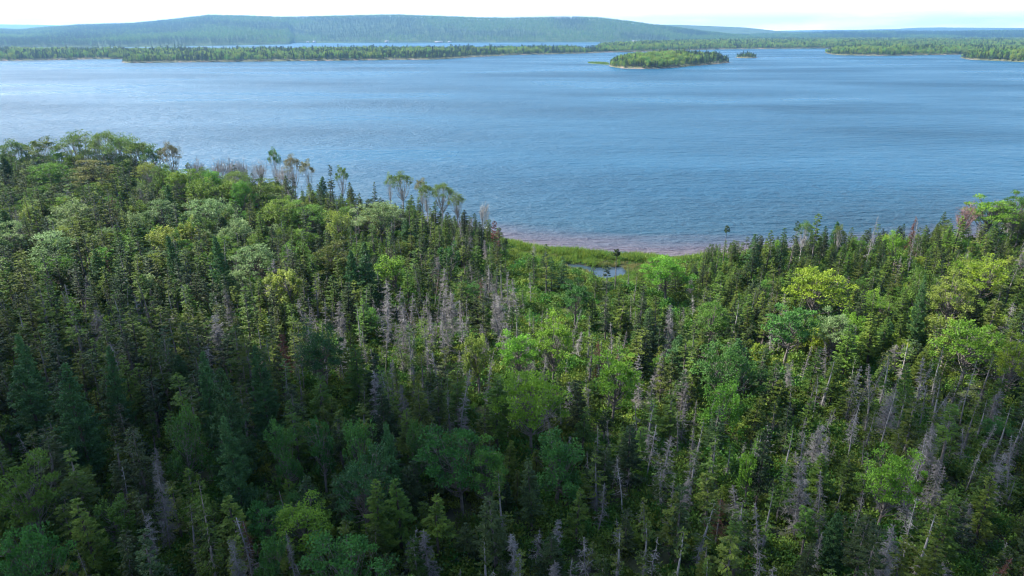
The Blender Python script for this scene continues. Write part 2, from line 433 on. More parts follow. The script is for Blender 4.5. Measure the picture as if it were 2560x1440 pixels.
for k in range(3):                            # half dead spruce: thin green over grey twigs
    h = [10, 9, 11][k]; rd = [1.0, 1.1, .9][k]
    proto(f"sparse {k}", conifer(h, rd, .3, 50, prof=.6, club=.2, ragged=.5, gaps=.35, leaf=(.26, .11), dens=.5, dead_low=200), "dead", "spruce", h, rd)
for k in range(4):
    h = [9, 8, 10, 8.5][k]; rd = [2.8, 2.3, 2.7, 3.1][k]
    proto(f"round {k}", broad(h, rd, .68, [60, 46, 64, 70][k], 85, (.25, .17), "round"), "bark", "mid", h, rd)
for k in range(4):
    h = [8.5, 7.5, 9.5, 8][k]; rd = [1.9, 1.6, 2.1, 2.3][k]
    proto(f"fan {k}", broad(h, rd, .62, [44, 34, 48, 50][k], 90, (.25, .16), "fan"), "bark", "mid", h, rd)
for k in range(4):
    h = [12, 13, 11, 12][k]; rd = [2.4, 3.0, 1.9, 3.4][k]
    proto(f"umbrella {k}", broad(h, rd, .3, [36, 46, 26, 54][k], 88, (.22, .15), "umbrella", bare=.55, flat=.5, airy=.9), "birch", "aspen", h, rd)
for k in range(2):
    h = [11, 8][k]; rd = [3.4, 3.2][k]
    proto(f"layers {k}", broad(h, rd, .6, 60, 90, (.26, .15), "layers"), "bark_dark", "olive", h, rd)
for k in range(3):
    h = [11, 9.5, 7][k]; rd = [2.0, 1.6, 1.8][k]
    proto(f"bare {k}", bare_broad(h, rd), "birch", "birch", h, rd, "branches")
proto("tuft 0", conifer(10, .75, .86, 26, prof=.5, club=.1, ragged=.4, gaps=.1, dens=1.3, dead_low=60), "bark", "spruce_dark", 10, .75)

# ------------------------------------------------------------------ near land
SHX = [(-900, 260), (-300, 235), (0, 212), (200, 210), (450, 204), (650, 200), (800, 192), (1000, 182), (1150, 172), (1230, 168), (1280, 166.5), (1330, 163), (1400, 160.2),
       (1500, 157.2), (1600, 155.2), (1740, 154.5), (1850, 155), (2000, 156), (2200, 158), (2400, 163), (2560, 170), (2900, 180), (3500, 190)]
_sx = np.array([at_depth(p, Y)[0] for p, Y in SHX]); _sy = np.array([Y for p, Y in SHX])
def shore_y(x):
    return np.interp(x, _sx, _sy) + 1.2 * fbm(np.asarray(x) / 14., np.asarray(x) * 0 + 3.3, 3)
MX0, MX1 = at_depth(1262, 160)[0], at_depth(1760, 150)[0]
MARSH = [at(1255, 597, 0), at(1760, 638, 0), at(1730, 690, 0), at(1640, 745, 0), at(1540, 730, 0), at(1430, 705, 0), at(1340, 668, 0), at(1275, 640, 0)]
POOLS = [[(1441, 638), (1456, 641), (1476, 650), (1462, 656), (1444, 654)],
         [(1418, 661), (1440, 663), (1468, 666), (1482, 668), (1520, 671), (1552, 669), (1562, 680), (1556, 692), (1535, 697), (1508, 703), (1486, 699), (1480, 690), (1492, 682), (1470, 680), (1440, 676), (1424, 670)]]
POOLS = [[at(x, y, .45) for x, y in P] for P in POOLS]
def ground_z(x, y):
    x = np.asarray(x, float); y = np.asarray(y, float)
    sd = shore_y(x) - y
    hi = np.interp(x, [-130, -60, -5, 30, 60, 130], [8.0, 6.0, 3.2, 2.2, 3.2, 4.5])
    z = np.where(sd > 0, .25 + hi * smooth((sd - 1) / 9.0), sd * .18)
    z = z + smooth((sd - 15) / 90) * 2.0 + .5 * fbm(x / 9., y / 9.) * smooth(sd / 12)
    md = sdist(MARSH, x, y)
    w = smooth((md + 5) / 7) * (sd > 0)
    z = z * (1 - w) + w * np.minimum(.25 + np.clip(sd, 0, 6) * .1, .8)
    for P in POOLS:
        pd = sdist(P, x, y) + .9 * fbm(x / 1.7, y / 1.7, 3)
        z = np.where(pd > -.8, np.minimum(z, np.where(pd > 0, .1, .1 + (-pd) * .9)), z)
    return z
gx = np.arange(-215, 236, 1.0); gy = np.arange(5, 262, 1.0)
GX, GY = np.meshgrid(gx, gy)
GZ = ground_z(GX, GY)
V = np.stack([GX.ravel(), GY.ravel(), GZ.ravel()], 1)
def ground_mat():
    m = bpy.data.materials.new("forest floor"); m.use_nodes = True
    t = m.node_tree; p = t.nodes["Principled BSDF"]; N = t.nodes.new; Lk = t.links.new
    at_ = N("ShaderNodeAttribute"); at_.attribute_name = "shore"
    tc = N("ShaderNodeTexCoord"); nz = N("ShaderNodeTexNoise"); nz.inputs["Scale"].default_value = .45; nz.inputs["Detail"].default_value = 8
    r1 = N("ShaderNodeValToRGB"); r1.color_ramp.elements[0].position = .35; r1.color_ramp.elements[0].color = (.018, .022, .009, 1)
    r1.color_ramp.elements[1].position = .68; r1.color_ramp.elements[1].color = (.05, .07, .02, 1)
    Lk(tc.outputs["Object"], nz.inputs["Vector"]); Lk(nz.outputs["Fac"], r1.inputs[0])
    mr = N("ShaderNodeMapRange"); mr.inputs["From Min"].default_value = 1.6; mr.inputs["From Max"].default_value = 3.0
    Lk(at_.outputs["Fac"], mr.inputs["Value"])
    mx = N("ShaderNodeMixRGB"); mx.inputs["Color1"].default_value = (.24, .165, .14, 1)
    Lk(mr.outputs[0], mx.inputs["Fac"]); Lk(r1.outputs[0], mx.inputs["Color2"]); Lk(mx.outputs[0], p.inputs["Base Color"])
    p.inputs["Roughness"].default_value = .95
    return m
me = mesh_from("near land", V, grid_faces(len(gx), len(gy)), [ground_mat()], smooth_shade=True)
a_ = me.attributes.new("shore", 'FLOAT', 'POINT'); a_.data.foreach_set("value", (shore_y(GX) - GY).ravel().astype(np.float32))
tag(link("ground", me), "dark mossy forest floor sloping to the lake", None, None, "structure")

# ------------------------------------------------------------------ lake
def water_mat(name, pond=False):
    m = bpy.data.materials.new(name); m.use_nodes = True
    t = m.node_tree; p = t.nodes["Principled BSDF"]; N = t.nodes.new; Lk = t.links.new
    p.inputs["IOR"].default_value = 1.33
    tc = N("ShaderNodeTexCoord")
    def noise(sx, sy, rot, scale, det, rgh=.55):
        mp = N("ShaderNodeMapping"); mp.inputs["Rotation"].default_value = (0, 0, R(rot)); mp.inputs["Scale"].default_value = (sx, sy, 1)
        nz = N("ShaderNodeTexNoise"); nz.inputs["Scale"].default_value = scale; nz.inputs["Detail"].default_value = det; nz.inputs["Roughness"].default_value = rgh
        Lk(tc.outputs["Object"], mp.inputs[0]); Lk(mp.outputs[0], nz.inputs["Vector"]); return nz.outputs["Fac"]
    def mth(op, a, b):
        n = N("ShaderNodeMath"); n.operation = op
        for k, q in ((0, a), (1, b)):
            if isinstance(q, (int, float)): n.inputs[k].default_value = q
            else: Lk(q, n.inputs[k])
        return n.outputs[0]
    if pond:
        p.inputs["Base Color"].default_value = (.03, .05, .07, 1); p.inputs["Roughness"].default_value = .08
        b = N("ShaderNodeBump"); b.inputs["Strength"].default_value = .25; b.inputs["Distance"].default_value = .05
        Lk(noise(1, 1.6, 10, 3.0, 3), b.inputs["Height"]); Lk(b.outputs[0], p.inputs["Normal"])
        return m
    w1 = noise(.36, 1.0, 9, .23, 5, .66)          # main wind waves, long crests
    w2 = noise(.45, 1.0, -10, .8, 4, .6)
    w3 = noise(.5, 1.0, 22, .05, 2)
    hgt = mth('ADD', mth('ADD', w1, mth('MULTIPLY', w2, .35)), mth('MULTIPLY', w3, .8))
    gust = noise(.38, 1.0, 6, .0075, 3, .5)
    # a broad cat's paw of wind where the photograph shows the dark patch
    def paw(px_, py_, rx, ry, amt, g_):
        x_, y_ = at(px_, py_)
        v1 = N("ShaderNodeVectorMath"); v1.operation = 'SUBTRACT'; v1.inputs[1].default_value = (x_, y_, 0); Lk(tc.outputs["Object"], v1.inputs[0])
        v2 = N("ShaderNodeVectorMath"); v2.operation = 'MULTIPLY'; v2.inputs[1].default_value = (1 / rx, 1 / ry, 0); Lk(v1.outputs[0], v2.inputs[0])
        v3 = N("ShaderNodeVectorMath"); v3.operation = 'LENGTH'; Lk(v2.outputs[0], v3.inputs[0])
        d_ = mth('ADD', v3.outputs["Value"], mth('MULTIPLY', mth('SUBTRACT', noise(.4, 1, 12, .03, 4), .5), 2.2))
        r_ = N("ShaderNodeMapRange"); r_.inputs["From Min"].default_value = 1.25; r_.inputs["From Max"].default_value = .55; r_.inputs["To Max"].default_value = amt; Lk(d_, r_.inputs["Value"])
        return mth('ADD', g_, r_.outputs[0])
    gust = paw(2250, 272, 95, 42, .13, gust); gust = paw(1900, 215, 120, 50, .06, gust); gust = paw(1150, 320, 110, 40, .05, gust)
    gr = N("ShaderNodeMapRange"); gr.inputs["From Min"].default_value = .38; gr.inputs["From Max"].default_value = .62
    gr.inputs["To Min"].default_value = .72; gr.inputs["To Max"].default_value = 1.2
    Lk(gust, gr.inputs["Value"])
    b = N("ShaderNodeBump"); b.inputs["Distance"].default_value = 3.6
    Lk(gr.outputs[0], b.inputs["Strength"]); Lk(hgt, b.inputs["Height"]); Lk(b.outputs[0], p.inputs["Normal"])
    rr_ = N("ShaderNodeMapRange"); rr_.inputs["From Min"].default_value = .4; rr_.inputs["From Max"].default_value = .66; rr_.inputs["To Min"].default_value = .27; rr_.inputs["To Max"].default_value = .40
    Lk(gust, rr_.inputs["Value"]); Lk(rr_.outputs[0], p.inputs["Roughness"])
    # colour of the water body: reddish sand under shallow water, deep blue beyond; foam flecks
    at_ = N("ShaderNodeAttribute"); at_.attribute_name = "depth"
    cr = N("ShaderNodeValToRGB"); e = cr.color_ramp.elements
    e[0].position = 0; e[0].color = (.16, .115, .105, 1); e[1].position = 1; e[1].color = (.004, .072, .14, 1)
    q = e.new(.08); q.color = (.085, .07, .092, 1); q = e.new(.3); q.color = (.012, .062, .105, 1)
    dn = mth('ADD', at_.outputs["Fac"], mth('MULTIPLY', mth('SUBTRACT', noise(.3, 1, 8, .12, 4), .5), .22))
    dn = mth('MAXIMUM', mth('MULTIPLY', dn, 1.0), 0.0)
    Lk(dn, cr.inputs[0])
    foam = noise(.5, 1, 5, .55, 6, .7)
    fr = N("ShaderNodeValToRGB"); fr.color_ramp.elements[0].position = .70; fr.color_ramp.elements[0].color = (0, 0, 0, 1); fr.color_ramp.elements[1].position = .72
    Lk(foam, fr.inputs[0])
    gust_tone = N("ShaderNodeMapRange"); gust_tone.inputs["From Min"].default_value = .38; gust_tone.inputs["From Max"].default_value = .66; gust_tone.inputs["To Min"].default_value = 1.1; gust_tone.inputs["To Max"].default_value = .78
    Lk(gust, gust_tone.inputs["Value"])  # darker reflection of gusty water painted into the body colour, calm water lighter
    hs_ = N("ShaderNodeHueSaturation"); Lk(gust_tone.outputs[0], hs_.inputs["Value"]); Lk(cr.outputs[0], hs_.inputs["Color"])
    mx = N("ShaderNodeMixRGB"); mx.inputs["Color2"].default_value = (.8, .82, .83, 1)
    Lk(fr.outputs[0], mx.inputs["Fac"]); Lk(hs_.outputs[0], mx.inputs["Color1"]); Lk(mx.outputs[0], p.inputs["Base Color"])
    return m
# sheet: fine near the shore (carries the depth of the bed), reaching to the horizon
wx = np.concatenate([np.linspace(-19500, -400, 24), np.arange(-390, 400, 6.0), np.linspace(410, 19500, 24)])
wy = np.concatenate([np.linspace(-3000, 60, 4), np.arange(66, 330, 3.0), np.linspace(340, 18200, 40)])
WX, WY = np.meshgrid(wx, wy)
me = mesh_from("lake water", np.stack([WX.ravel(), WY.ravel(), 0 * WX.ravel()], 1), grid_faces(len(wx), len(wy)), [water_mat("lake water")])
a_ = me.attributes.new("depth", 'FLOAT', 'POINT')
a_.data.foreach_set("value", np.clip((WY - shore_y(np.clip(WX, -300, 300))) / 75.0, 0, 1).ravel().astype(np.float32))
tag(link("lake_water", me), "wide wind rippled blue lake", None, None, "structure")
px = np.array([p for P in POOLS for p in P]); x0, y0 = px.min(0) - 3; x1, y1 = px.max(0) + 3
xs = np.linspace(x0, x1, 12); ys = np.linspace(y0, y1, 12); PX, PY = np.meshgrid(xs, ys)
tag(link("pond_water", mesh_from("pond water", np.stack([PX.ravel(), PY.ravel(), 0 * PX.ravel() + .42], 1), grid_faces(12, 12), [water_mat("pond water", True)])),
    "small blue marsh pond just behind the beach", None, None, "structure")

# ------------------------------------------------------------------ scattering one mass of plants (stuff)
def scatter(name, pts, scale, idx, protos, label, cat, tilt=.04, widen=0.0):
    n = len(pts); pts = np.asarray(pts, np.float32)
    me = bpy.data.meshes.new(name + " points"); me.vertices.add(n); me.vertices.foreach_set("co", pts.ravel())
    rot = np.stack([rng.normal(0, tilt, n), rng.normal(0, tilt, n), rng.uniform(0, 6.283, n)], 1).astype(np.float32)
    a = me.attributes.new("rot", 'FLOAT_VECTOR', 'POINT'); a.data.foreach_set("vector", rot.ravel())
    scale = np.asarray(scale, np.float32)
    sv = np.stack([(scale + widen) * rng.uniform(.85, 1.15, n), (scale + widen) * rng.uniform(.85, 1.15, n), scale], 1).astype(np.float32)
    a = me.attributes.new("scl", 'FLOAT_VECTOR', 'POINT'); a.data.foreach_set("vector", sv.ravel())
    a = me.attributes.new("idx", 'INT', 'POINT'); a.data.foreach_set("value", np.asarray(idx, np.int32))
    col = bpy.data.collections.new(name + " kinds")
    for k, m in enumerate(protos):
        o = bpy.data.objects.new(f"kind {k:02d} of {name}", m); col.objects.link(o)
    g = bpy.data.node_groups.new(name + " scatter", 'GeometryNodeTree')
    g.interface.new_socket("Geometry", in_out='INPUT', socket_type='NodeSocketGeometry'); g.interface.new_socket("Geometry", in_out='OUTPUT', socket_type='NodeSocketGeometry')
    N = g.nodes.new; gi = N('NodeGroupInput'); go = N('NodeGroupOutput'); ip = N('GeometryNodeInstanceOnPoints'); ci = N('GeometryNodeCollectionInfo')
    ci.inputs["Collection"].default_value = col; ci.inputs["Separate Children"].default_value = True; ci.inputs["Reset Children"].default_value = True
    def na(nm, ty):
        q = N('GeometryNodeInputNamedAttribute'); q.data_type = ty; q.inputs["Name"].default_value = nm; return q.outputs["Attribute"]
    L = g.links.new
    L(gi.outputs[0], ip.inputs["Points"]); L(ci.outputs[0], ip.inputs["Instance"]); ip.inputs["Pick Instance"].default_value = True
    L(na("idx", 'INT'), ip.inputs["Instance Index"]); L(na("rot", 'FLOAT_VECTOR'), ip.inputs["Rotation"]); L(na("scl", 'FLOAT_VECTOR'), ip.inputs["Scale"])
    L(ip.outputs[0], go.inputs[0])
    o = link(name, me); md = o.modifiers.new("scatter", 'NODES'); md.node_group = g
    return tag(o, label, cat, None, "stuff")

# ------------------------------------------------------------------ far lands
def far_tree(kind, s, n):
    g = Geo()
    if kind == "needle":
        h = 13 * s; z = h * rng.random(n) ** .8; r = (1 - z / h) * 2.0 * s + .15; a = rng.uniform(0, 6.28, n)
        P = np.stack([np.cos(a) * r * rng.uniform(.3, .9, n), np.sin(a) * r * rng.uniform(.3, .9, n), z + .4], 1)
        D = np.stack([np.cos(a), np.sin(a), -.15 + 0 * a], 1) + rng.normal(0, .3, (n, 3))
        g.leaves(P, D, (.85 if n > 100 else 1.2) * s, (.55 if n > 100 else .8) * s, np.stack([np.cos(a), np.sin(a), 1 + 0 * a], 1), .4)
        g.tube([[0, 0, -1], [0, 0, h * .5], [0, 0, h]], [.16, .12, .02], 4)
    else:
        h = 12.5 * s; nc = 16
        ph = np.arccos(1 - 1.7 * (np.arange(nc) + .5) / nc); ga = np.arange(nc) * 2.4
        C = np.stack([np.sin(ph) * np.cos(ga) * 2.7 * s, np.sin(ph) * np.sin(ga) * 2.7 * s, h * .62 + np.cos(ph) * h * .32], 1) + rng.normal(0, .3, (nc, 3))
        ii = rng.integers(0, nc, n); q = nrm(rng.normal(0, 1, (n, 3))) * rng.random((n, 1)) ** .4
        g.leaves(C[ii] + q * 1.5 * s, q + rng.normal(0, .5, (n, 3)), (.75 if n > 100 else 1.0) * s, (.6 if n > 100 else .8) * s, q * .6 + nrm(C[ii] - [0, 0, h * .45]) * .5 + [0, 0, .6], .45)
        g.tube([[0, 0, -1], [0, 0, h * .5], [.3, .1, h * .85]], [.2, .15, .04], 4)
    V, F = g.out(); return V, F
FAR_L = []
for k in range(3):
    V_, F_ = far_tree("leaf", [1, .9, 1.1][k], 620); FAR_L.append(mesh_from("shore broadleaf", V_, F_, [M["far_leaf"]]))
FAR_N = []
for k in range(3):
    V_, F_ = far_tree("needle", [1, 1.15, .85][k], 380); FAR_N.append(mesh_from("shore conifer", V_, F_, [M["far_needle"]]))
FAR = FAR_L + FAR_N
M["hill_leaf"] = foliage("hill wood leaves", (.05, .125, .022), (.13, .24, .035), .3, .35, .03, .25)
M["hill_needle"] = foliage("hill wood needles", (.018, .045, .018), (.04, .08, .03), .2, .35, .03, .25)
VF_L = []
for k in range(2):
    V_, F_ = far_tree("leaf", 1.15, 70); VF_L.append(mesh_from("hill broadleaf", V_, F_, [M["hill_leaf"]]))
V_, F_ = far_tree("needle", 1.15, 50); VF_N = [mesh_from("hill conifer", V_, F_, [M["hill_needle"]])]
for m_ in VF_L + VF_N:                       # broader blades so that a few cover a crown
    co = np.empty(len(m_.vertices) * 3, np.float32); m_.vertices.foreach_get("co", co)
VF = VF_L + VF_N
bank_mat = rough("bank and forest soil", (.05, .06, .03), (.13, .13, .06), .08, .95, vary=0)
shore_mat = rough("reddish eroded bank", (.12, .085, .06), (.26, .19, .15), .12, .95, vary=0)
def polyland(name, pts, top, step, slope, nm_label, spacing, leafp, wood_name, wood_label, inland=150., edge=3.0, seed=1, tree=1.0, rise_fn=None, bank=2.0):
    poly = [at(x, y, 0) if not isinstance(y, tuple) else at_depth(x, y[0]) for x, y in pts]
    P = np.array(poly); x0, y0 = P.min(0) - 25; x1, y1 = P.max(0) + 25
    nx = int((x1 - x0) / step) + 2; ny = int((y1 - y0) / step) + 2
    X, Y = np.meshgrid(np.linspace(x0, x1, nx), np.linspace(y0, y1, ny))
    def z_of(X, Y):
        sd = sdist(poly, X, Y) + 6 * fbm(X / 40. + seed, Y / 40., 3)
        z = np.where(sd > 0, .2 + bank * smooth(sd / 7) + top * smooth(sd / inland) * (1 + .5 * fbm(X / 160., Y / 160., 3)), np.maximum(sd * .2, -2.2))
        return z, sd
    Z, SD = z_of(X, Y)
    F = grid_faces(nx, ny)
    sdf = SD.ravel()[F].mean(1); keep = SD.ravel()[F].max(1) > -14
    F = F[keep]; mi = ((sdf[keep] < 1.6) & (fbm(X.ravel()[F[:, 0]] / 22. + seed, Y.ravel()[F[:, 0]] / 30.) > -.12)).astype(int)
    used = np.unique(F); remap = np.full(nx * ny, -1); remap[used] = np.arange(len(used))
    me = mesh_from(name, np.stack([X.ravel(), Y.ravel(), Z.ravel()], 1)[used], remap[F], [bank_mat, shore_mat], mi, True)
    tag(link(name, me), nm_label, None, None, "structure")
    n = int((x1 - x0) * (y1 - y0) / spacing ** 2)
    qx = rng.uniform(x0, x1, n); qy = rng.uniform(y0, y1, n); z, sd = z_of(qx, qy)
    k = sd > edge
    if rise_fn is not None: k &= rise_fn(qx, qy)
    qx, qy, z, sd = qx[k], qy[k], z[k], sd[k]
    lp = np.clip((leafp(qx, qy) if callable(leafp) else leafp) + 1.2 * fbm(qx / 60. + 5, qy / 60. + seed, 3) - .25 * (sd < 14), .06, .95)
    leaf = rng.random(len(qx)) < lp
    idx = np.where(leaf, rng.integers(0, 3, len(qx)), 3 + rng.integers(0, 3, len(qx)))
    scl = rng.uniform(.65, 1.15, len(qx)) * tree * np.interp(sd, [0, 26], [.62, .96]) * np.where(leaf, 1, rng.uniform(.72, 1.18, len(qx))) * (1 + .5 * fbm(qx / 30. + 2, qy / 30. + seed, 3))
    scatter(wood_name, np.stack([qx, qy, z - .3], 1), scl, idx, FAR, wood_label, "woodland")
    return poly

polyland("peninsula_land", [(-500, 156), (-200, 153.5), (0, 152), (120, 150.5), (230, 148), (300, 147.5), (312, 150), (303, 155.5), (330, 157.5), (500, 155.5), (800, 152), (1000, 149.5), (1090, 149),
         (1180, 143), (1290, 137), (1380, 135.5), (1487, 132.5), (1510, 131), (1560, 129.5), (1500, 127.5), (1300, 128), (1000, 130), (600, 133), (300, 134), (0, 134), (-500, 134)],
         1.5, 7.0, .1, "low wooded peninsula across the lake", 5.6, .45, "peninsula_woods", "mixed dark and light green wood along the low peninsula", 140, 1.5, 1, .92)
polyland("island_land", [(1519, 165), (1532, 168), (1560, 171), (1600, 172.3), (1660, 171), (1700, 168), (1745, 163.5), (1790, 160), (1828, 156), (1815, 152), (1780, 149), (1740, 147.5), (1680, 147), (1610, 149.5), (1550, 155), (1525, 160)],
         3.5, 5.0, .1, "small island with an eroded reddish bank", 4.2, lambda x, y: np.interp(x, [at(1700, 165)[0], at(1790, 160)[0]], [.9, .2]), "island_woods", "bright green leafy wood covering the island with dark firs at its tip", 70, 1.2, 2, .86,
         bank=3.0)
polyland("islet_land", [(1838, 143.2), (1850, 144.8), (1870, 145.4), (1890, 144.6), (1893, 143.2), (1875, 141), (1850, 141.2)], 1.5, 4.0, .1, "tiny rocky islet right of the island", 4.5, .3,
         "islet_woods", "clump of dark firs on the tiny islet", 30, 2.0, 3, .72, bank=1.2)
polyland("middle_shore_land", [(1490, 131), (1560, 130.5), (1650, 128), (1790, 123.5), (1900, 122.5), (2065, 121), (2400, 121), (3000, 121), (3000, 103), (2400, 100), (2065, 101), (1900, 101.5), (1700, 107), (1560, 113.5), (1490, 119)],
         5.0, 14.0, .1, "low wooded shore behind the island", 8.2, .6, "middle_shore_woods", "light green wood along the shore behind the island", 300, 4., 4, 1.1)
polyland("point_land", [(2062, 131), (2072, 135), (2100, 138.2), (2230, 139.2), (2330, 137.5), (2400, 136.3), (2480, 133), (2900, 130), (2900, 125), (2300, 126.5), (2090, 127.8)],
         2.5, 7.0, .1, "wooded point on the right shore", 5.8, .62, "point_woods", "light green leafy wood on the right hand point", 90, 1.5, 5, .95)
polyland("headland_land", [(2402, 144), (2415, 147.5), (2440, 150), (2500, 152.5), (2560, 155), (2800, 160), (2800, 136), (2560, 137.5), (2430, 141)],
         3.0, 7.0, .1, "nearer wooded headland at the right edge", 5.2, .55, "headland_woods", "mixed wood on the nearer right headland", 70, 1.5, 6, 1.0)
# grass spit left of the island
_sp = [at(x, y) for x, y in [(1468, 156.5), (1500, 157), (1522, 158), (1522, 162), (1500, 160.3), (1472, 158.2)]]
P = np.array(_sp)
X, Y = np.meshgrid(np.linspace(P[:, 0].min() - 8, P[:, 0].max() + 12, 30), np.linspace(P[:, 1].min() - 15, P[:, 1].max() + 15, 40))
Z = np.clip(sdist(_sp, X, Y) * .15, -1, .7)
grass_flat = rough("spit turf", (.10, .16, .04), (.18, .22, .07), .4, .95, vary=0)
tag(link("spit_ground", mesh_from("spit", np.stack([X.ravel(), Y.ravel(), Z.ravel()], 1), grid_faces(30, 40), [grass_flat], None, True)), "low grassy spit reaching out from the island", None, None, "structure")

# hills: crest line from the photograph's skyline, set at their own distances
def hill(name, prof, D0, Dc, D2, label, nx=300, ny=60, trees=None, mat=None, valley=.10, tree_h=10):
    pxs = np.linspace(prof[0][0], prof[-1][0], nx)
    cy_ = np.interp(pxs, [p[0] for p in prof], [p[1] for p in prof])
    if callable(D0): d0 = D0(pxs)
    else: d0 = np.full(nx, float(D0))
    t = np.concatenate([np.linspace(0, 1, int(ny * .7)), np.linspace(1, 2, ny - int(ny * .7) + 1)[1:]])
    u = (pxs - 1280) / 1707; v = (720 - cy_) / 1707
    fy = CP + v * SP; fz = -SP + v * CP
    zc = H + Dc * fz / fy - tree_h
    xc = u * Dc / fy
    T, _ = np.meshgrid(t, pxs, indexing='ij')
    Yd = np.where(T <= 1, d0[None] + (Dc - d0[None]) * T, Dc + (D2 - Dc) * (T - 1))
    X = xc[None] * Yd / Dc
    f = np.where(T <= 1, smooth(T) * .55 + .45 * T, 1 - .7 * smooth(T - 1))
    nz = fbm(X / 900. + 3, Yd / 600., 4)
    Z = np.maximum(zc[None], 6) * f * (1 + valley * 2 * nz * (1 - f) * 1.6) + 2.0 + np.where(T <= 1, 6 * smooth(T * 8), 6)
    Z[T == 0] = -1.5
    V = np.stack([X.ravel(), Yd.ravel(), Z.ravel()], 1)
    me = mesh_from(name, V, grid_faces(nx, ny), [mat or bank_mat], None, True)
    tag(link(name, me), label, None, None, "structure")
    if trees:
        spacing, wname, wlabel, leafp, xlim = trees
        # cell areas -> number per cell
        P4 = np.stack([X, Yd], -1)
        a = P4[1:, 1:] - P4[:-1, :-1]; b = P4[1:, :-1] - P4[:-1, 1:]
        area = np.abs(a[..., 0] * b[..., 1] - a[..., 1] * b[..., 0]) / 2
        vis = (T[:-1, :-1] < 1.08)
        nn = rng.poisson(area * vis / spacing ** 2)
        jj, ii = np.nonzero(nn); cnt = nn[jj, ii]
        jj = np.repeat(jj, cnt); ii = np.repeat(ii, cnt); s = rng.random(len(jj)); q = rng.random(len(jj))
        def bil(A): return (A[jj, ii] * (1 - s) + A[jj, ii + 1] * s) * (1 - q) + (A[jj + 1, ii] * (1 - s) + A[jj + 1, ii + 1] * s) * q
        x, y, z = bil(X), bil(Yd), bil(Z)
        k = z > 1.0; x, y, z = x[k], y[k], z[k]
        lp = np.clip(leafp + 2.3 * fbm(x / 420. + 9, y / 520., 4), .03, .97)
        leaf = rng.random(len(x)) < lp
        idx = np.where(leaf, rng.integers(0, 2, len(x)), 2)
        scatter(wname, np.stack([x, y, z - .8], 1), rng.uniform(.8, 1.35, len(x)) * spacing / 11., idx, VF, wlabel, "woodland", .02)
        print(wname, len(x))
hill_mat = rough("wooded hillside", (.03, .055, .018), (.075, .115, .032), .012, .95, vary=0)
hill("big_hill", [(-420, 82), (-200, 80), (0, 77), (50, 79), (100, 74), (190, 67), (330, 62.5), (380, 58), (450, 51), (520, 42), (600, 43.5), (700, 46.5), (800, 45), (980, 41), (1100, 45), (1200, 48.5), (1260, 49.5), (1420, 46), (1500, 48.5),
     (1570, 57), (1620, 64), (1700, 74), (1760, 82), (1850, 92), (1900, 97)], lambda p: np.interp(p, [-420, 0, 400, 600, 715, 730, 1000, 1900], [2500, 2500, 2900, 3300, 3600, 4150, 4250, 4600]),
     5600, 8000, "long wooded hill beyond the lake", 420, 80, trees=(13.5, "hill_woods", "continuous mixed wood covering the long hill", .62, None), mat=hill_mat)
hill("left_far_ridge", [(-600, 63), (-200, 59), (0, 60.5), (100, 61.5), (200, 65), (300, 72), (420, 82)], 10000, 12500, 15000, "pale blue ridge on the left horizon", 120, 30, mat=hill_mat)
hill("right_blue_ridge", [(1380, 62), (1500, 60), (1600, 60.5), (1700, 61.5), (1800, 65.5), (1860, 68), (1900, 72), (1945, 77), (2050, 82), (2200, 88)], 6800, 8800, 11000, "blue wooded ridge right of the long hill", 200, 40, mat=hill_mat)
hill("right_far_ridge", [(1800, 82), (1900, 78), (1960, 76), (2060, 74.5), (2150, 74), (2240, 72), (2290, 69), (2350, 68), (2450, 69), (2560, 69.5), (2900, 71), (3200, 75)], 12000, 15000, 18000, "faint blue ridge on the right horizon", 160, 30, mat=hill_mat)
hill("right_lowland", [(1840, 97), (1900, 91), (2000, 89), (2080, 86), (2200, 84), (2350, 85), (2560, 82), (2800, 82), (3200, 84)], 5600, 7200, 9500, "dark low woods before the far right ridge", 200, 40, mat=hill_mat,
     trees=(22., "lowland_woods", "dark wood on the low land far right", .45, None))

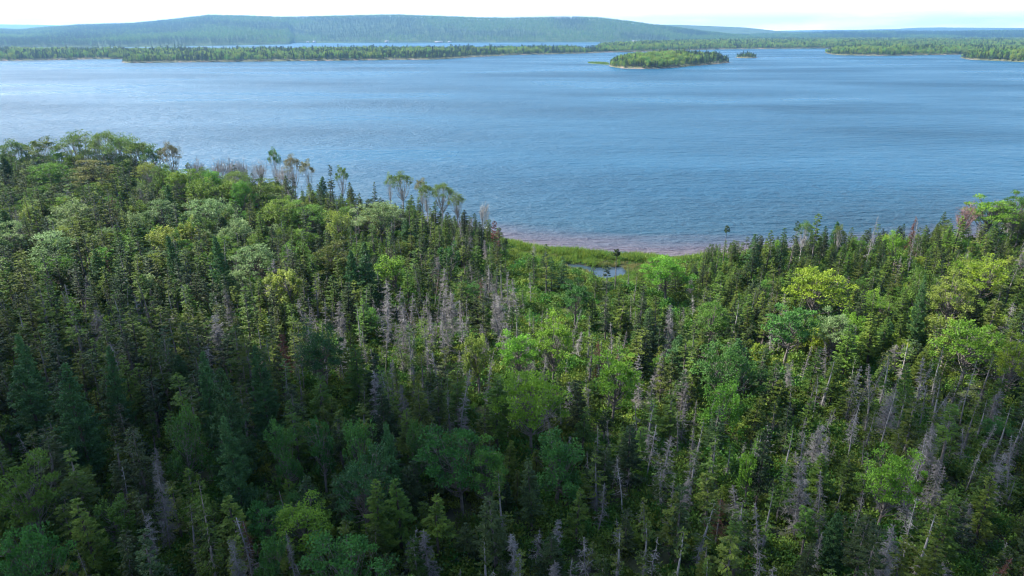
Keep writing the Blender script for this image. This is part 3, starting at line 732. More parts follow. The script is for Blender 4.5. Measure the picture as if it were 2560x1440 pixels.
# small cottages on the far shore under the hill
wall_white = rough("white clapboard", (.4, .4, .38), (.55, .55, .53), 3, .6, vary=0)
wall_tan = rough("tan clapboard", (.4, .36, .3), (.5, .46, .4), 3, .6, vary=0)
roof_m = rough("grey shingles", (.12, .12, .13), (.2, .2, .21), 2, .8, vary=0)
glass_m = rough("dark window glass", (.03, .04, .05), (.05, .06, .08), 1, .15, vary=0)
def box(x0, x1, y0, y1, z0, z1):
    V = [(x0, y0, z0), (x1, y0, z0), (x1, y1, z0), (x0, y1, z0), (x0, y0, z1), (x1, y0, z1), (x1, y1, z1), (x0, y1, z1)]
    return V, [(0, 3, 2, 1), (4, 5, 6, 7), (0, 1, 5, 4), (1, 2, 6, 5), (2, 3, 7, 6), (3, 0, 4, 7)]
def cottage(px, Y, w, hh, mat, label):
    x, y = at_depth(px, Y)
    r = link("cottage", None); r.location = (x, y, 4.2); tag(r, label, "house", "cottages on the far shore")
    g = Geo(); g.add(*box(-w / 2, w / 2, -4, 4, -4, hh)); link("wall", mesh_from("cottage wall", *g.out(), [mat]), r)
    g = Geo(); a, b = w / 2 + .5, 4.6
    V = [(-a, -b, hh), (a, -b, hh), (a, b, hh), (-a, b, hh), (-a, 0, hh + 2.6), (a, 0, hh + 2.6)]
    g.add(V, [(0, 1, 5, 4), (2, 3, 4, 5), (0, 4, 4, 3), (1, 2, 5, 5)])
    V2, F2 = g.out(); bm_me = bpy.data.meshes.new("cottage roof"); bm_me.from_pydata([tuple(v) for v in V2], [], [(0, 1, 5, 4), (2, 3, 4, 5), (0, 4, 3), (1, 2, 5)]); bm_me.materials.append(roof_m)
    link("roof", bm_me, r)
    for k in range(3):
        g = Geo(); cx = (-.32 + .32 * k) * w; g.add(*box(cx - .8, cx + .8, -4.05, -3.98, .9, 2.3)); link("window", mesh_from("cottage window", *g.out(), [glass_m]), r)
cottage(786, 4120, 15, 6.5, wall_white, "white two storey cottage on the far shore under the hill")
cottage(770, 4130, 12, 3.2, wall_white, "low white shed just left of the two storey cottage")
cottage(967, 4190, 22, 7.5, wall_tan, "largest tan cottage on the far shore under the hill")
cottage(1097, 4200, 46, 3.6, wall_tan, "long low tan building on the far shore")
cottage(1124, 4210, 20, 3.6, wall_white, "short white cottage right of the long low building")
cottage(1586, 4330, 26, 6.0, wall_white, "white cottage near the right foot of the hill")

# ------------------------------------------------------------------ the forest: landmark trees first
# (kind, variant, px, py of the top, height m, crown width px, leaf material or None, label, short name)
LM = [
 ("umbrella", 0, 30, 362, 15, 85, None, "spreading aspen with tiered crown at the left end of the skyline trees", "leftmost skyline aspen"),
 ("umbrella", 2, 105, 352, 15, 75, None, "aspen second from the left on the shore skyline", "second skyline aspen"),
 ("umbrella", 1, 178, 342, 16, 110, None, "wide aspen third from the left, tallest on the shore skyline", "wide skyline aspen"),
 ("umbrella", 3, 245, 343, 15.5, 90, "aspen", "pale flat topped aspen right of the wide skyline aspen", "pale skyline aspen"),
 ("umbrella", 1, 298, 350, 15, 105, None, "dense aspen in the middle of the left shore clump", "dense clump aspen"),
 ("umbrella", 0, 345, 362, 14.5, 80, None, "aspen with sloping crown ending the left shore clump", "sloping crown aspen"),
 ("umbrella", 2, 385, 372, 13.5, 60, None, "small crowned aspen behind the dark skyline fir", "small skyline aspen"),
 ("umbrella", 0, 424, 368, 14, 55, "tan", "withered pinkish aspen right of the dark skyline fir", "withered skyline aspen"),
 ("fir", 0, 383, 388, 13, 45, "spruce_dark", "thick dark fir standing in front of the shore aspens", "dark skyline fir"),
 ("layers", 0, 212, 405, 11, 150, "olive", "olive flat tiered pine below the shore aspens", "olive tiered pine"),
 ("round", 0, 300, 410, 10, 110, "pale", "pale leafed tree with white limbs beside the olive pine", "pale limbed tree"),
 ("round", 3, 120, 410, 10, 100, "mid", "rounded tree left of the olive tiered pine", "rounded shore tree"),
 ("layers", 1, 120, 588, 8, 140, "pale", "pale green flat topped tree standing alone among dark spruces at left", "pale flat topped tree"),
 ("bare", 0, 482, 368, 13, 45, None, "bare forked dead aspen alone right of the withered aspen", "forked bare aspen"),
 ("bare", 1, 538, 374, 13, 40, None, "bare dead aspen first of the grey shore row", "first grey aspen"),
 ("bare", 0, 566, 368, 13.5, 45, None, "tallest bare dead aspen in the grey shore row", "tallest grey aspen"),
 ("bare", 1, 600, 376, 13, 40, None, "bare dead aspen right of the tallest grey one", "third grey aspen"),
 ("bare", 0, 640, 378, 13, 55, None, "bare dead aspen with wide fine twigs mid row", "wide twigged grey aspen"),
 ("umbrella", 2, 681, 380, 13.5, 32, None, "narrow green topped aspen among the grey bare ones", "green topped aspen"),
 ("bare", 0, 700, 392, 12.5, 50, None, "bare dead aspen just right of the green topped aspen", "fifth grey aspen"),
 ("umbrella", 0, 728, 398, 12, 45, "tan", "tan withered aspen near the end of the grey row", "tan withered aspen"),
 ("umbrella", 2, 768, 408, 12, 35, "tan", "small tan withered aspen last of the grey row", "small tan aspen"),
 ("umbrella", 2, 850, 424, 12.5, 34, "aspen", "thin aspen with small crown beside a tall ragged spruce", "thin lone aspen"),
 ("spruce", 4, 826, 416, 12.5, 26, "spruce_dark", "tall ragged spruce on the shore left of the thin aspen", "ragged shore spruce"),
 ("spruce", 8, 932, 458, 11, 24, "spruce", "pointed spruce rising alone over the shoreline trees", "pointed shore spruce"),
 ("umbrella", 2, 972, 442, 13, 24, "pale", "sparse whitish aspen left of the round topped one", "sparse whitish aspen"),
 ("umbrella", 0, 1004, 444, 13, 55, "aspen", "round topped aspen over the middle shore spruces", "round topped aspen"),
 ("umbrella", 2, 1052, 456, 12.5, 34, "tan", "nearly bare pale aspen between two green ones", "nearly bare aspen"),
 ("umbrella", 0, 1066, 470, 12.5, 40, "aspen", "short aspen left of the flat topped aspen", "short shore aspen"),
 ("umbrella", 3, 1102, 472, 12.5, 62, "aspen", "flat topped aspen with mushroom crown on the middle shore", "mushroom crowned aspen"),
 ("umbrella", 1, 1142, 492, 11.5, 44, "aspen", "last green aspen before the beach", "last green aspen"),
 ("bare", 1, 1204, 484, 12.5, 26, None, "lone bare snag leaning over the water left of the beach", "lone leaning snag"),
 ("spruce", 5, 1233, 556, 9, 18, "rust", "rusty brown dying spruce at the left end of the beach", "rusty beach spruce"),
 ("spruce", 2, 1248, 578, 8, 14, "rust", "small rusty spruce beside the beach end", "small rusty spruce"),
 ("round", 2, 450, 436, 10, 110, "mid", "leafy tree left of the upper left clearing of pale crowns", "upper left leafy tree"),
 ("fan", 0, 540, 460, 10, 90, "mid", "rising fan shaped maple high on the left slope", "high fan maple"),
 ("round", 0, 620, 455, 10, 100, "mid", "round maple in front of the grey aspens", "maple under grey aspens"),
 ("round", 3, 520, 500, 9.5, 120, "pale", "broad pale green birch in the left leafy patch", "broad pale birch"),
 ("round", 1, 400, 505, 9, 90, "pale", "pale birch left of the broad pale birch", "small pale birch"),
 ("round", 0, 700, 500, 10, 110, "mid", "domed green maple left half of the shore pair", "left domed maple"),
 ("round", 2, 770, 510, 10, 100, "mid", "domed green maple right half of the shore pair", "right domed maple"),
 ("round", 3, 948, 508, 10, 120, "pale", "pale domed willow behind the dark shoreline spruces", "pale domed willow"),
 ("fan", 3, 845, 532, 10, 90, "lime", "light yellow green maple below the shoreline spruces", "light shoreline maple"),
 ("fan", 2, 600, 540, 9, 85, "pale", "silvery pale poplar in the left leafy patch", "silvery poplar"),
 ("round", 0, 630, 615, 8.5, 110, "pale", "wide silvery tree below the silvery poplar", "wide silvery tree"),
 ("fan", 0, 400, 562, 9, 100, "lime", "yellow green fan of branches on the left slope", "yellow green fan"),
 ("fan", 1, 470, 542, 9.5, 60, "lime", "narrow upright yellow green maple left slope", "narrow lime maple"),
 ("fan", 3, 160, 510, 9, 110, "pale", "pale ragged leafy tree among the left spruces", "pale ragged tree"),
 ("round", 1, 10, 560, 9, 80, "pale", "pale leafy tree cut by the left edge", "pale edge tree"),
 ("larch", 0, 540, 592, 12, 65, None, "soft blue green larch in the left leafy patch", "patch larch"),
 ("larch", 1, 422, 592, 11, 55, None, "smaller blue green larch left of the patch larch", "small patch larch"),
 ("larch", 2, 874, 628, 11, 62, "larch", "dark bluish larch right of the tan topped maple", "dark mid slope larch"),
 ("fan", 0, 722, 600, 9, 80, "mid", "green maple between silvery trees and tan maple", "central slope maple"),
 ("round", 1, 828, 612, 9, 90, "olive", "tan green maple with brownish crown mid slope", "tan topped maple"),
 ("fan", 2, 990, 632, 9.5, 110, "bright", "bright green maple right of the dark bluish larch", "bright slope maple"),
 ("fan", 0, 722, 672, 9, 115, "lime", "bright yellow green maple mid left slope", "yellow slope maple"),
 ("fan", 1, 1125, 606, 8.5, 70, "deep", "soft green maple behind the grey snags near the beach", "soft green maple"),
 ("round", 3, 1672, 648, 9, 130, "bright", "big bright green bush tree at the right of the pond", "bright pond maple"),
 ("fir", 2, 1380, 645, 7, 40, "larch", "left of two dark firs by the pond", "left pond fir"),
 ("fir", 4, 1405, 645, 7, 40, "larch", "right of two dark firs by the pond", "right pond fir"),
 ("spruce", 6, 1336, 636, 7.5, 26, "spruce_dark", "dark spruce left of the two pond firs", "dark pond spruce"),
 ("tuft", 0, 1542, 626, 9, 18, None, "tall thin spruce with tufted top against the beach", "tufted beach spruce"),
 ("spruce", 4, 1520, 668, 10, 40, "spruce_dark", "ragged dark spruce rising before the pond", "ragged pond spruce"),
 ("round", 1, 1440, 712, 8, 85, "deep", "green birch in front of the pond", "birch before the pond"),
 ("tuft", 0, 1819, 566, 9.5, 13, None, "bare trunked spruce with a dark tuft on top right shore", "tufted shore spruce"),
 ("spruce", 5, 2047, 539, 12.5, 26, "spruce", "tallest spruce of the right shoreline with two tufts", "tallest right spruce"),
 ("spruce", 4, 1990, 557, 11, 26, "spruce_dark", "slim dark spruce left of the tallest right one", "slim right spruce"),
 ("fir", 1, 1893, 588, 9, 46, "larch", "bluish fir first of three on the right shore", "first bluish fir"),
 ("fir", 0, 1930, 580, 9.5, 46, "fir", "middle fir of three on the right shore", "middle shore fir"),
 ("fir", 3, 1962, 574, 10, 40, "larch", "dark fir last of three on the right shore", "last dark fir"),
 ("umbrella", 0, 2014, 565, 10.5, 44, "aspen", "light feathery aspen behind the tallest right spruce", "feathery aspen"),
 ("umbrella", 2, 2105, 571, 10, 28, "aspen", "small round aspen standing out against the water", "small round aspen"),
 ("dead", 2, 2190, 541, 12, 22, None, "tall straight grey snag over the right shoreline", "straight grey snag"),
 ("dead", 3, 2290, 540, 12, 30, "rust", "dark reddish dead spruce on the right shoreline", "reddish dead spruce"),
 ("dead", 4, 2301, 548, 13, 16, None, "long bare pole snag leaning by the reddish dead spruce", "leaning pole snag"),
 ("bare", 2, 2428, 505, 11, 55, "dead_pink", "pinkish bare dead tree near the right shore", "pink dead tree"),
 ("fir", 2, 2405, 545, 10.5, 60, "fir", "full green fir below the pink dead tree", "fir under pink tree"),
 ("round", 2, 2490, 500, 11, 110, "bright", "large green crown high on the right shore", "large right shore crown"),
 ("round", 0, 2555, 495, 11, 90, "mid", "green crown cut by the right edge on the shore", "right edge crown"),
 ("bare", 1, 2528, 484, 12, 40, None, "pale leaning dead tree over the large right crown", "pale leaning tree"),
 ("fan", 2, 2255, 578, 10, 70, "bright", "bright upright maple between shoreline firs", "shoreline maple"),
 ("round", 3, 2052, 680, 10, 150, "yellow", "striking yellow domed maple on the right slope", "yellow domed maple"),
 ("fan", 0, 2035, 665, 9.5, 40, "yellow", "small yellow crown behind the yellow domed maple", "small yellow crown"),
 ("round", 0, 2392, 700, 10, 115, "lime", "pale lime maple right of a bluish larch", "pale lime maple"),
 ("round", 2, 2475, 645, 10.5, 110, "yellow", "tall yellow green maple near the right edge", "tall yellow maple"),
 ("fan", 3, 2320, 680, 9.5, 90, "mid", "olive green maple left of the pale lime maple", "olive right maple"),
 ("larch", 0, 2322, 695, 12, 45, None, "dark bluish larch on the right slope", "right slope larch"),
 ("round", 3, 2440, 815, 9.5, 160, "bright", "wide bright green maple low on the right slope", "wide right maple"),
 ("fan", 1, 2385, 790, 9, 90, "lime", "yellow green maple left of the wide right maple", "lower lime maple"),
 ("round", 0, 2545, 860, 9, 90, "yellow", "yellow tree cut by the right edge", "yellow edge tree"),
 ("round", 1, 1980, 776, 9.5, 125, "deep", "rounded mid green maple below the yellow domed maple", "maple under yellow maple"),
 ("round", 2, 2098, 782, 9, 85, "pale", "greyish thin leaved tree right of the rounded maple", "greyish thin tree"),
 ("round", 0, 1783, 756, 9, 95, "mid", "soft green birch left of the yellow domed maple", "soft right birch"),
 ("round", 3, 1835, 870, 10, 160, "deep", "large deep green maple centre right", "large deep maple"),
 ("fan", 3, 1805, 962, 8, 120, "bright", "light green maple in front of the large deep maple", "light front maple"),
 ("round", 1, 1540, 895, 9.5, 130, "bright", "round green maple right of centre among grey snags", "round central maple"),
 ("round", 0, 1385, 808, 10, 120, "bright", "broad bright maple above the centre", "broad central maple"),
 ("round", 2, 1300, 835, 9, 100, "bright", "bright maple left half of the central pair", "central pair maple"),
 ("fan", 0, 1195, 835, 9.5, 90, "lime", "yellow green upright maple left of the central pair", "lime central maple"),
 ("round", 3, 1330, 935, 10.5, 170, "bright", "largest bright green maple in the middle of the forest", "largest middle maple"),
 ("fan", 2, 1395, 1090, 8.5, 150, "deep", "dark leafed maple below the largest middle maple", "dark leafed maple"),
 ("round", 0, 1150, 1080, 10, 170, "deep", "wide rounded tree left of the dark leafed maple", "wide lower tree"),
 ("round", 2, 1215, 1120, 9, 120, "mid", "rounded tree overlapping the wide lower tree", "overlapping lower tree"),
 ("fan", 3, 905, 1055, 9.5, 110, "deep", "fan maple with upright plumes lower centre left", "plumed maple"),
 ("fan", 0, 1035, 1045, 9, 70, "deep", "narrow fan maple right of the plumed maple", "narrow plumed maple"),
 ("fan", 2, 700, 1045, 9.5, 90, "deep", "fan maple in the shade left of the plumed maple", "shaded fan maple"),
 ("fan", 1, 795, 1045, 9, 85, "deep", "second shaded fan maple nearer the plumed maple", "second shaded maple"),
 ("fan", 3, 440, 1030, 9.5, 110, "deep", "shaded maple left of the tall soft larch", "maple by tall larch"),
 ("round", 0, 900, 1155, 9, 150, "larch", "blue green rounded tree in the shaded lower middle", "blue green lower tree"),
 ("larch", 2, 553, 930, 13.5, 140, None, "tallest soft larch in the dark lower left", "tallest soft larch"),
 ("larch", 0, 645, 868, 13, 95, None, "soft larch right of the tallest one", "right soft larch"),
 ("larch", 1, 495, 885, 12, 80, None, "soft larch behind and left of the tallest one", "left soft larch"),
 ("larch", 2, 160, 915, 13, 140, None, "broad soft larch in the dark left", "broad dark larch"),
 ("larch", 0, 262, 870, 12, 80, None, "soft larch right of the broad dark larch", "right dark larch"),
 ("larch", 1, 45, 840, 12, 85, None, "soft larch near the left edge", "edge larch"),
 ("larch", 1, 970, 1060, 11, 80, None, "dark larch right of the plumed maple", "dark centre larch"),
 ("larch", 0, 568, 1040, 12, 110, None, "near larch standing before the tallest one", "near soft larch"),
 ("round", 2, 790, 825, 10, 110, "larch", "mid green tree beside the shade edge left of centre", "shade edge tree"),
 ("fir", 0, 862, 790, 12, 55, "fir", "tall olive fir right of the shade edge tree", "tall olive fir"),
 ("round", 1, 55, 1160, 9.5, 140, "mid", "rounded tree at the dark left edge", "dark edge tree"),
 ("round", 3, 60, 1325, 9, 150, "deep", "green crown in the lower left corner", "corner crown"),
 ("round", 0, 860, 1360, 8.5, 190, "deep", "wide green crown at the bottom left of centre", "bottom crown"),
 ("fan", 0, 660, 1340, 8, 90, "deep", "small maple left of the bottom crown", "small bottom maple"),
 ("round", 2, 2238, 1130, 10, 130, "bright", "bright green tree with white limbs among grey snags low right", "white limbed tree"),
 ("fan", 1, 1885, 1110, 7.5, 60, "bright", "small bright green tree among snags right of centre", "small bright tree"),
 ("spruce", 3, 488, 1190, 13, 75, "spruce", "tall pale tipped spruce standing out of the dark lower left", "tall pale tipped spruce"),
 ("dead", 3, 722, 1330, 9, 40, None, "silver grey snag at the bottom left of the wide crown", "silver bottom snag"),
 ("dead", 5, 580, 1345, 8, 70, None, "bushy silver snag at the bottom edge", "bushy bottom snag"),
 ("dead", 5, 375, 1150, 10, 70, None, "bluish grey snag in the dark lower left", "bluish dark snag"),
 ("dead", 5, 1683, 760, 10.5, 50, None, "thick grey snag right of the bright pond maple", "thick grey snag"),
 ("dead", 5, 2020, 1145, 9.5, 90, None, "wide tangled dead spruce with a rusty tinge low right", "tangled dead spruce"),
 ("fir", 1, 2385, 1230, 10, 110, "fir", "full fir at the lower right beside the white limbed tree", "lower right fir"),
 ("dead", 5, 2225, 1310, 9, 100, None, "pale dead spruce with spreading dead limbs near the bottom right", "spreading bottom snag"),
 ("fir", 3, 1920, 1060, 10.5, 70, "spruce_dark", "dark fir standing right of the light front maple", "dark right fir"),
]
GROUPS = {"umbrella": "wind shaped aspens along the shore", "bare": "bare dead aspens along the shore"}
CATS = {"spruce": ("spruce_tree", "spruce"), "sparse": ("spruce_tree", "spruce"), "tuft": ("spruce_tree", "spruce"), "fir": ("fir_tree", "fir"), "larch": ("larch_tree", "larch"),
        "dead": ("dead_tree", "dead tree"), "bare": ("bare_tree", "dead tree"), "round": ("leafy_tree", "tree"), "fan": ("maple_tree", "maple"), "umbrella": ("aspen_tree", "aspen"), "layers": ("pine_tree", "pine")}
def place(kind, p, x, y, z, sx, sz, label, rot, tilt=(0, 0), mat=None, group=None):
    nm, cat = CATS[kind]
    r = bpy.data.objects.new(nm, None); COL.objects.link(r)
    r.location = (x, y, z - .1); r.rotation_euler = (tilt[0], tilt[1], rot); r.scale = (sx, sx, sz); r.empty_display_size = .5
    tag(r, label, cat, group)
    c = bpy.data.objects.new(p.crown_name, p.crown); COL.objects.link(c); c.parent = r
    t = bpy.data.objects.new("trunk", p.trunk); COL.objects.link(t); t.parent = r
    if mat:
        c.material_slots[0].link = 'OBJECT'; c.material_slots[0].material = M[mat]
    return r
for k_ in range(26):
    px_ = 8 + k_ * 24 + random.uniform(-9, 9); top_ = float(np.interp(px_, [0, 200, 350, 450, 620], [394, 378, 396, 432, 440])) + random.uniform(-6, 16)
    pos_ = "the shore aspens" if px_ < 430 else "the grey bare aspens"
    kd_ = ["umbrella", "round", "fan"][k_ % 3]
    LM.append((kd_, random.randrange(4), px_, top_, 11.5, random.uniform(55, 85), random.choice(["aspen", "mid", "mid", "lime"]),
               f"{['first', 'second', 'third', 'fourth', 'fifth', 'sixth', 'seventh', 'eighth', 'ninth'][k_ // 3]} {dict(umbrella='airy', round='bushy', fan='rising')[kd_]} leafy tree from the left filling the edge below {pos_}",
               f"{['first', 'second', 'third', 'fourth', 'fifth', 'sixth', 'seventh', 'eighth', 'ninth'][k_ // 3]} {dict(umbrella='airy', round='bushy', fan='rising')[kd_]} shore tree"))
LAND = []
for kind, var, px_, py_, h, wpx, mat, label, short in LM:
    p = PR[kind][var]
    aim = py_ - (12 if kind == "umbrella" else 4)
    zt = 4.0 + h
    x, y = at(px_, aim, zt)
    for _ in range(12):                      # settle the foot on the ground; never beyond the bank
        z = float(ground_z(x, y)); zt = zt * .5 + (z + h) * .5
        x, y = at(px_, aim, zt)
        ymax = float(shore_y(x)) - 2.5
        if y > ymax:
            x = x * ymax / y; y = ymax; z = float(ground_z(x, y))
            q_ = ray(px_, aim); zt = H + y * q_[2] / q_[1]
    z = float(ground_z(x, y)); h = min(max(zt - z, h * .7), h * 1.45)
    d = project(x, y, z + h)[2]
    wr = wpx / 1707 * d / 2
    sx = wr / p.r * (.88 if kind in ("round", "fan", "umbrella", "layers") else 1.0)
    if kind == "fan": sx *= .95
    tilt = {"leaning pole snag": (0, .10), "lone leaning snag": (0, .09), "pale leaning tree": (.05, -.22)}.get(short, (random.gauss(0, .02), random.gauss(0, .02)))
    place(kind, p, x, y, z, sx, h / p.h, label, random.uniform(0, 6.28), tilt, mat, GROUPS.get(kind))
    LAND.append((x, y, wr, h, px_, py_ + 20, short, kind))
LA = np.array([(l[0], l[1], l[2]) for l in LAND])

# ------------------------------------------------------------------ the rest of the forest
XS, YS = [], []
step = 2.5
for yy in np.arange(26, 214, step):
    half = (yy * CP + 46 * SP) * .75 + 24
    n = int(2 * half / step)
    XS.append(np.linspace(-half, half, n) + rng.uniform(-.95, .95, n)); YS.append(yy + rng.uniform(-.95, .95, n))
X = np.concatenate(XS); Y = np.concatenate(YS)
sd = shore_y(X) - Y
ok = (sd > 2.5) & (sdist(MARSH, X, Y) < -1.5)
ok &= rng.random(len(X)) < .92
X, Y, sd = X[ok], Y[ok], sd[ok]
# room round the landmark trees, a little more on the side towards the viewer
dx = X[:, None] - LA[None, :, 0]; dy = Y[:, None] - LA[None, :, 1]
dy = np.where(dy < 0, dy * .62, dy)
room = np.array([.78 if l[7] in ("round", "fan", "layers", "larch") else (.25 if l[7] == "umbrella" else .6) for l in LAND])
ok = ~((dx ** 2 + dy ** 2) < (np.maximum(LA[None, :, 2], 1.0) * room[None] + .5) ** 2).any(1)
X, Y, sd = X[ok], Y[ok], sd[ok]
Z = ground_z(X, Y)
U, Vp, D = project(X, Y, Z + 9)
K = ["spruce", "fir", "dead", "larch", "round", "fan", "sparse"]
W = np.tile(np.array([.70, .10, .10, .012, .012, .02, .10]), (len(X), 1))
ZONES = [(1130, 770, 260, 110, dict(dead=5.5, sparse=1.8)), (2150, 1000, 420, 150, dict(dead=5.0, sparse=1.4)), (1900, 1250, 600, 160, dict(dead=2.8, sparse=1.0, fir=.4)),
         (520, 480, 330, 80, dict(round=.6, fan=.85, fir=.25)), (2300, 680, 320, 150, dict(fir=1.1, round=.16, fan=.3)), (250, 1020, 400, 180, dict(larch=.05, spruce=.8, fir=.25)),
         (1250, 1080, 350, 130, dict(fan=.3, fir=.5)), (1080, 570, 220, 60, dict(spruce=.9, dead=.1)), (60, 700, 300, 100, dict(spruce=.8)), (1400, 800, 200, 100, dict(fan=.15, dead=.3)),
         (2000, 600, 350, 60, dict(fir=1.3)), (640, 400, 120, 30, dict(dead=.3))]
for cx, cy_, sx, sy, dct in ZONES:
    g = np.exp(-((U - cx) / sx) ** 2 - ((Vp - cy_) / sy) ** 2)
    for k, w in dct.items(): W[:, K.index(k)] += w * g
W *= np.exp(1.1 * rng.normal(0, .4, W.shape))
pat = np.stack([fbm(X / 13. + 7 * k, Y / 13. + 3 * k, 3) for k in range(len(K))], 1)
W *= np.exp(1.8 * pat)
W /= W.sum(1, keepdims=True)
kk = (rng.random((len(X), 1)) > W.cumsum(1)).sum(1).clip(0, len(K) - 1)
hs = (.55 + .62 * rng.random(len(X)) ** .8) * (1 + .16 * fbm(X / 18., Y / 18. + 50, 2))
# lower trees near the beach and the marsh edge, taller on the left bluff
hs *= .75 * (1 - .22 * (X < 0) * smooth(1 - sd / 30)) * (1 - .28 * np.interp(X, [10, 25, 85, 120], [0, 1, 1, 0]) * smooth(1.3 - sd / 45)) * np.interp(X, [-120, -40, 10, 40, 120], [1.12, 1.05, .92, .92, 1.05]) * (1 - .28 * np.exp(-np.maximum(-sdist(MARSH, X, Y), 0) / 9.))
hide = (U > 1320) & (U < 1700) & (Vp < 692) & (rng.random(len(X)) < .84)
hide |= (U > 1270) & (U <= 1320) & (Vp < 640)
X, Y, Z, sd, U, Vp, D, kk, hs = [a[~hide] for a in (X, Y, Z, sd, U, Vp, D, kk, hs)]
inview = (U > -60) & (U < 2620) & (Vp < 1600)
def shadow_label(kind, var, s):
    size = "tall" if s > 1.0 else ("short" if s < .76 else "middling")
    look = {"spruce": ["slim spruce", "pointed spruce", "club topped spruce", "shaggy spruce", "tuft topped spruce", "thin crowned spruce", "low branched spruce", "long trunked spruce", "broad spruce", "rough spruce", "lean spruce", "patchy spruce", "open crowned spruce", "blunt spruce", "tapering spruce"],
            "fir": ["full fir", "neat fir", "wide fir", "tall skirted fir", "bushy fir"], "larch": ["feathery larch", "slight larch", "wide larch"],
            "dead": ["grey snag", "twiggy snag", "thin snag", "dense twigged snag", "broken topped snag", "bushy grey snag", "sparse broken snag", "pole like snag", "blunt snag", "wispy snag", "stubby snag", "straggling snag"],
            "sparse": ["half dead spruce", "dying spruce", "thinning spruce"], "round": ["round leafy tree", "small leafy tree", "oval leafy tree", "broad leafy tree"],
            "fan": ["fan shaped maple", "upright maple", "plumed maple", "spreading maple"]}[kind][var]
    return size + " " + look
used = {}
ORD = ["", "second ", "third ", "fourth ", "fifth ", "sixth ", "seventh ", "eighth ", "ninth ", "tenth "]
LP = np.array([(l[4], l[5]) for l in LAND], float)
rest = {}
size_seen = hs / D
limit = {"spruce": 270, "fir": 270, "dead": 288, "larch": 200, "round": 130, "fan": 250, "sparse": 28}
var_all = np.array([rng.integers(0, len(PR[K[k]])) for k in kk])
mats_for = {"round": ["mid", "mid", "deep", "bright", "pale"], "fan": ["mid", "deep", "bright", "lime", "mid"], "spruce": [None, None, None, "spruce_dark"], "fir": [None, None, "spruce_dark"]}
SC = {"round": .82, "fan": .92, "larch": .95}
for ki, kind in enumerate(K):
    ids = np.nonzero(kk == ki)[0]
    vis = inview[ids] & (Vp[ids] < 1450)
    order = ids[np.argsort(-(size_seen[ids] + vis * 10))]
    solo = [i for i in order[:limit[kind]] if inview[i] and Vp[i] < 1450]
    other = np.setdiff1d(ids, solo)
    cand = []
    for i in solo:
        d2 = (LP[:, 0] - U[i]) ** 2 + ((LP[:, 1] - Vp[i]) * 1.3) ** 2
        j = int(np.argmin(d2)); a_, b_ = U[i] - LP[j, 0], (Vp[i] - LP[j, 1]) * 1.3
        rel = ("right of" if a_ > 0 else "left of") if abs(a_) > abs(b_) else ("below" if b_ > 0 else "above")
        cand.append((float(d2[j]), i, shadow_label(kind, var_all[i], hs[i]), rel, LAND[j][6]))
    cand.sort(key=lambda c: c[0])
    for d2, i, look, rel, lmk in cand:
        key = (look, rel, lmk); n_ = used.get(key, 0); used[key] = n_ + 1
        label = f"{ORD[min(n_, 9)]}{look} {rel} the {lmk}"
        p = PR[kind][var_all[i]]; s = float(hs[i]) * SC.get(kind, 1)
        m = None
        if kind in mats_for: m = random.choice(mats_for[kind])
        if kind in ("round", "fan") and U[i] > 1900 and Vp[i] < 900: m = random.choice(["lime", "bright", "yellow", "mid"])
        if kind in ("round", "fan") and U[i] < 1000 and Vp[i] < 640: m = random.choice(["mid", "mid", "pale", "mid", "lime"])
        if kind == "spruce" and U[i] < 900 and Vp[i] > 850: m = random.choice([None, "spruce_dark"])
        if kind == "dead" and random.random() < .06: m = "rust"
        place(kind, p, float(X[i]), float(Y[i]), float(Z[i]), (s + .17) * random.uniform(.85, 1.2), s, label, random.uniform(0, 6.28), (random.gauss(0, .075 if kind == "dead" else .035), random.gauss(0, .075 if kind == "dead" else .035)), m,
              {"spruce": "spruces of the near forest", "sparse": "spruces of the near forest", "fir": "firs of the near forest", "dead": "grey snags of the near forest", "larch": "larches of the near forest",
               "round": "leafy trees of the near forest", "fan": "maples of the near forest"}[kind])
    rest[kind] = other
def copies_with(me, mat, slot=1):
    m = me.copy(); m.materials[slot] = M[mat]; return m
def rest_scatter(kinds, name, label, cat, extra=None):
    protos = []; idx = []; pts = []; sc_ = []
    for kind in kinds:
        ids = rest[kind]; off = len(protos)
        base = [p.joined for p in PR[kind]]; nv = len(base); pr = list(base)
        for mt in (extra or {}).get(kind, []): pr += [copies_with(b, mt) for b in base]
        protos += pr; q = len(pr) // nv
        idx.append(off + var_all[ids] + nv * rng.integers(0, q, len(ids)))
        pts.append(np.stack([X[ids], Y[ids], Z[ids] - .1], 1)); sc_.append(hs[ids] * SC.get(kind, 1))
    scatter(name, np.concatenate(pts), np.concatenate(sc_), np.concatenate(idx), protos, label, cat, .035, .17)
    print(name, sum(len(a) for a in pts))
rest_scatter(["spruce", "sparse"], "spruce_forest", "mass of slim olive spruces filling the near forest", "forest", {"spruce": ["spruce", "spruce_dark"]})
rest_scatter(["fir"], "fir_forest", "mass of fuller green firs within the near forest", "forest", {"fir": ["spruce_dark"]})
rest_scatter(["dead"], "snag_forest", "mass of grey dead spruces within the near forest", "forest")
rest_scatter(["round", "fan", "larch"], "leafy_forest", "leafy maples and birches between the spruces", "forest", {"round": ["pale"], "fan": ["pale"]})

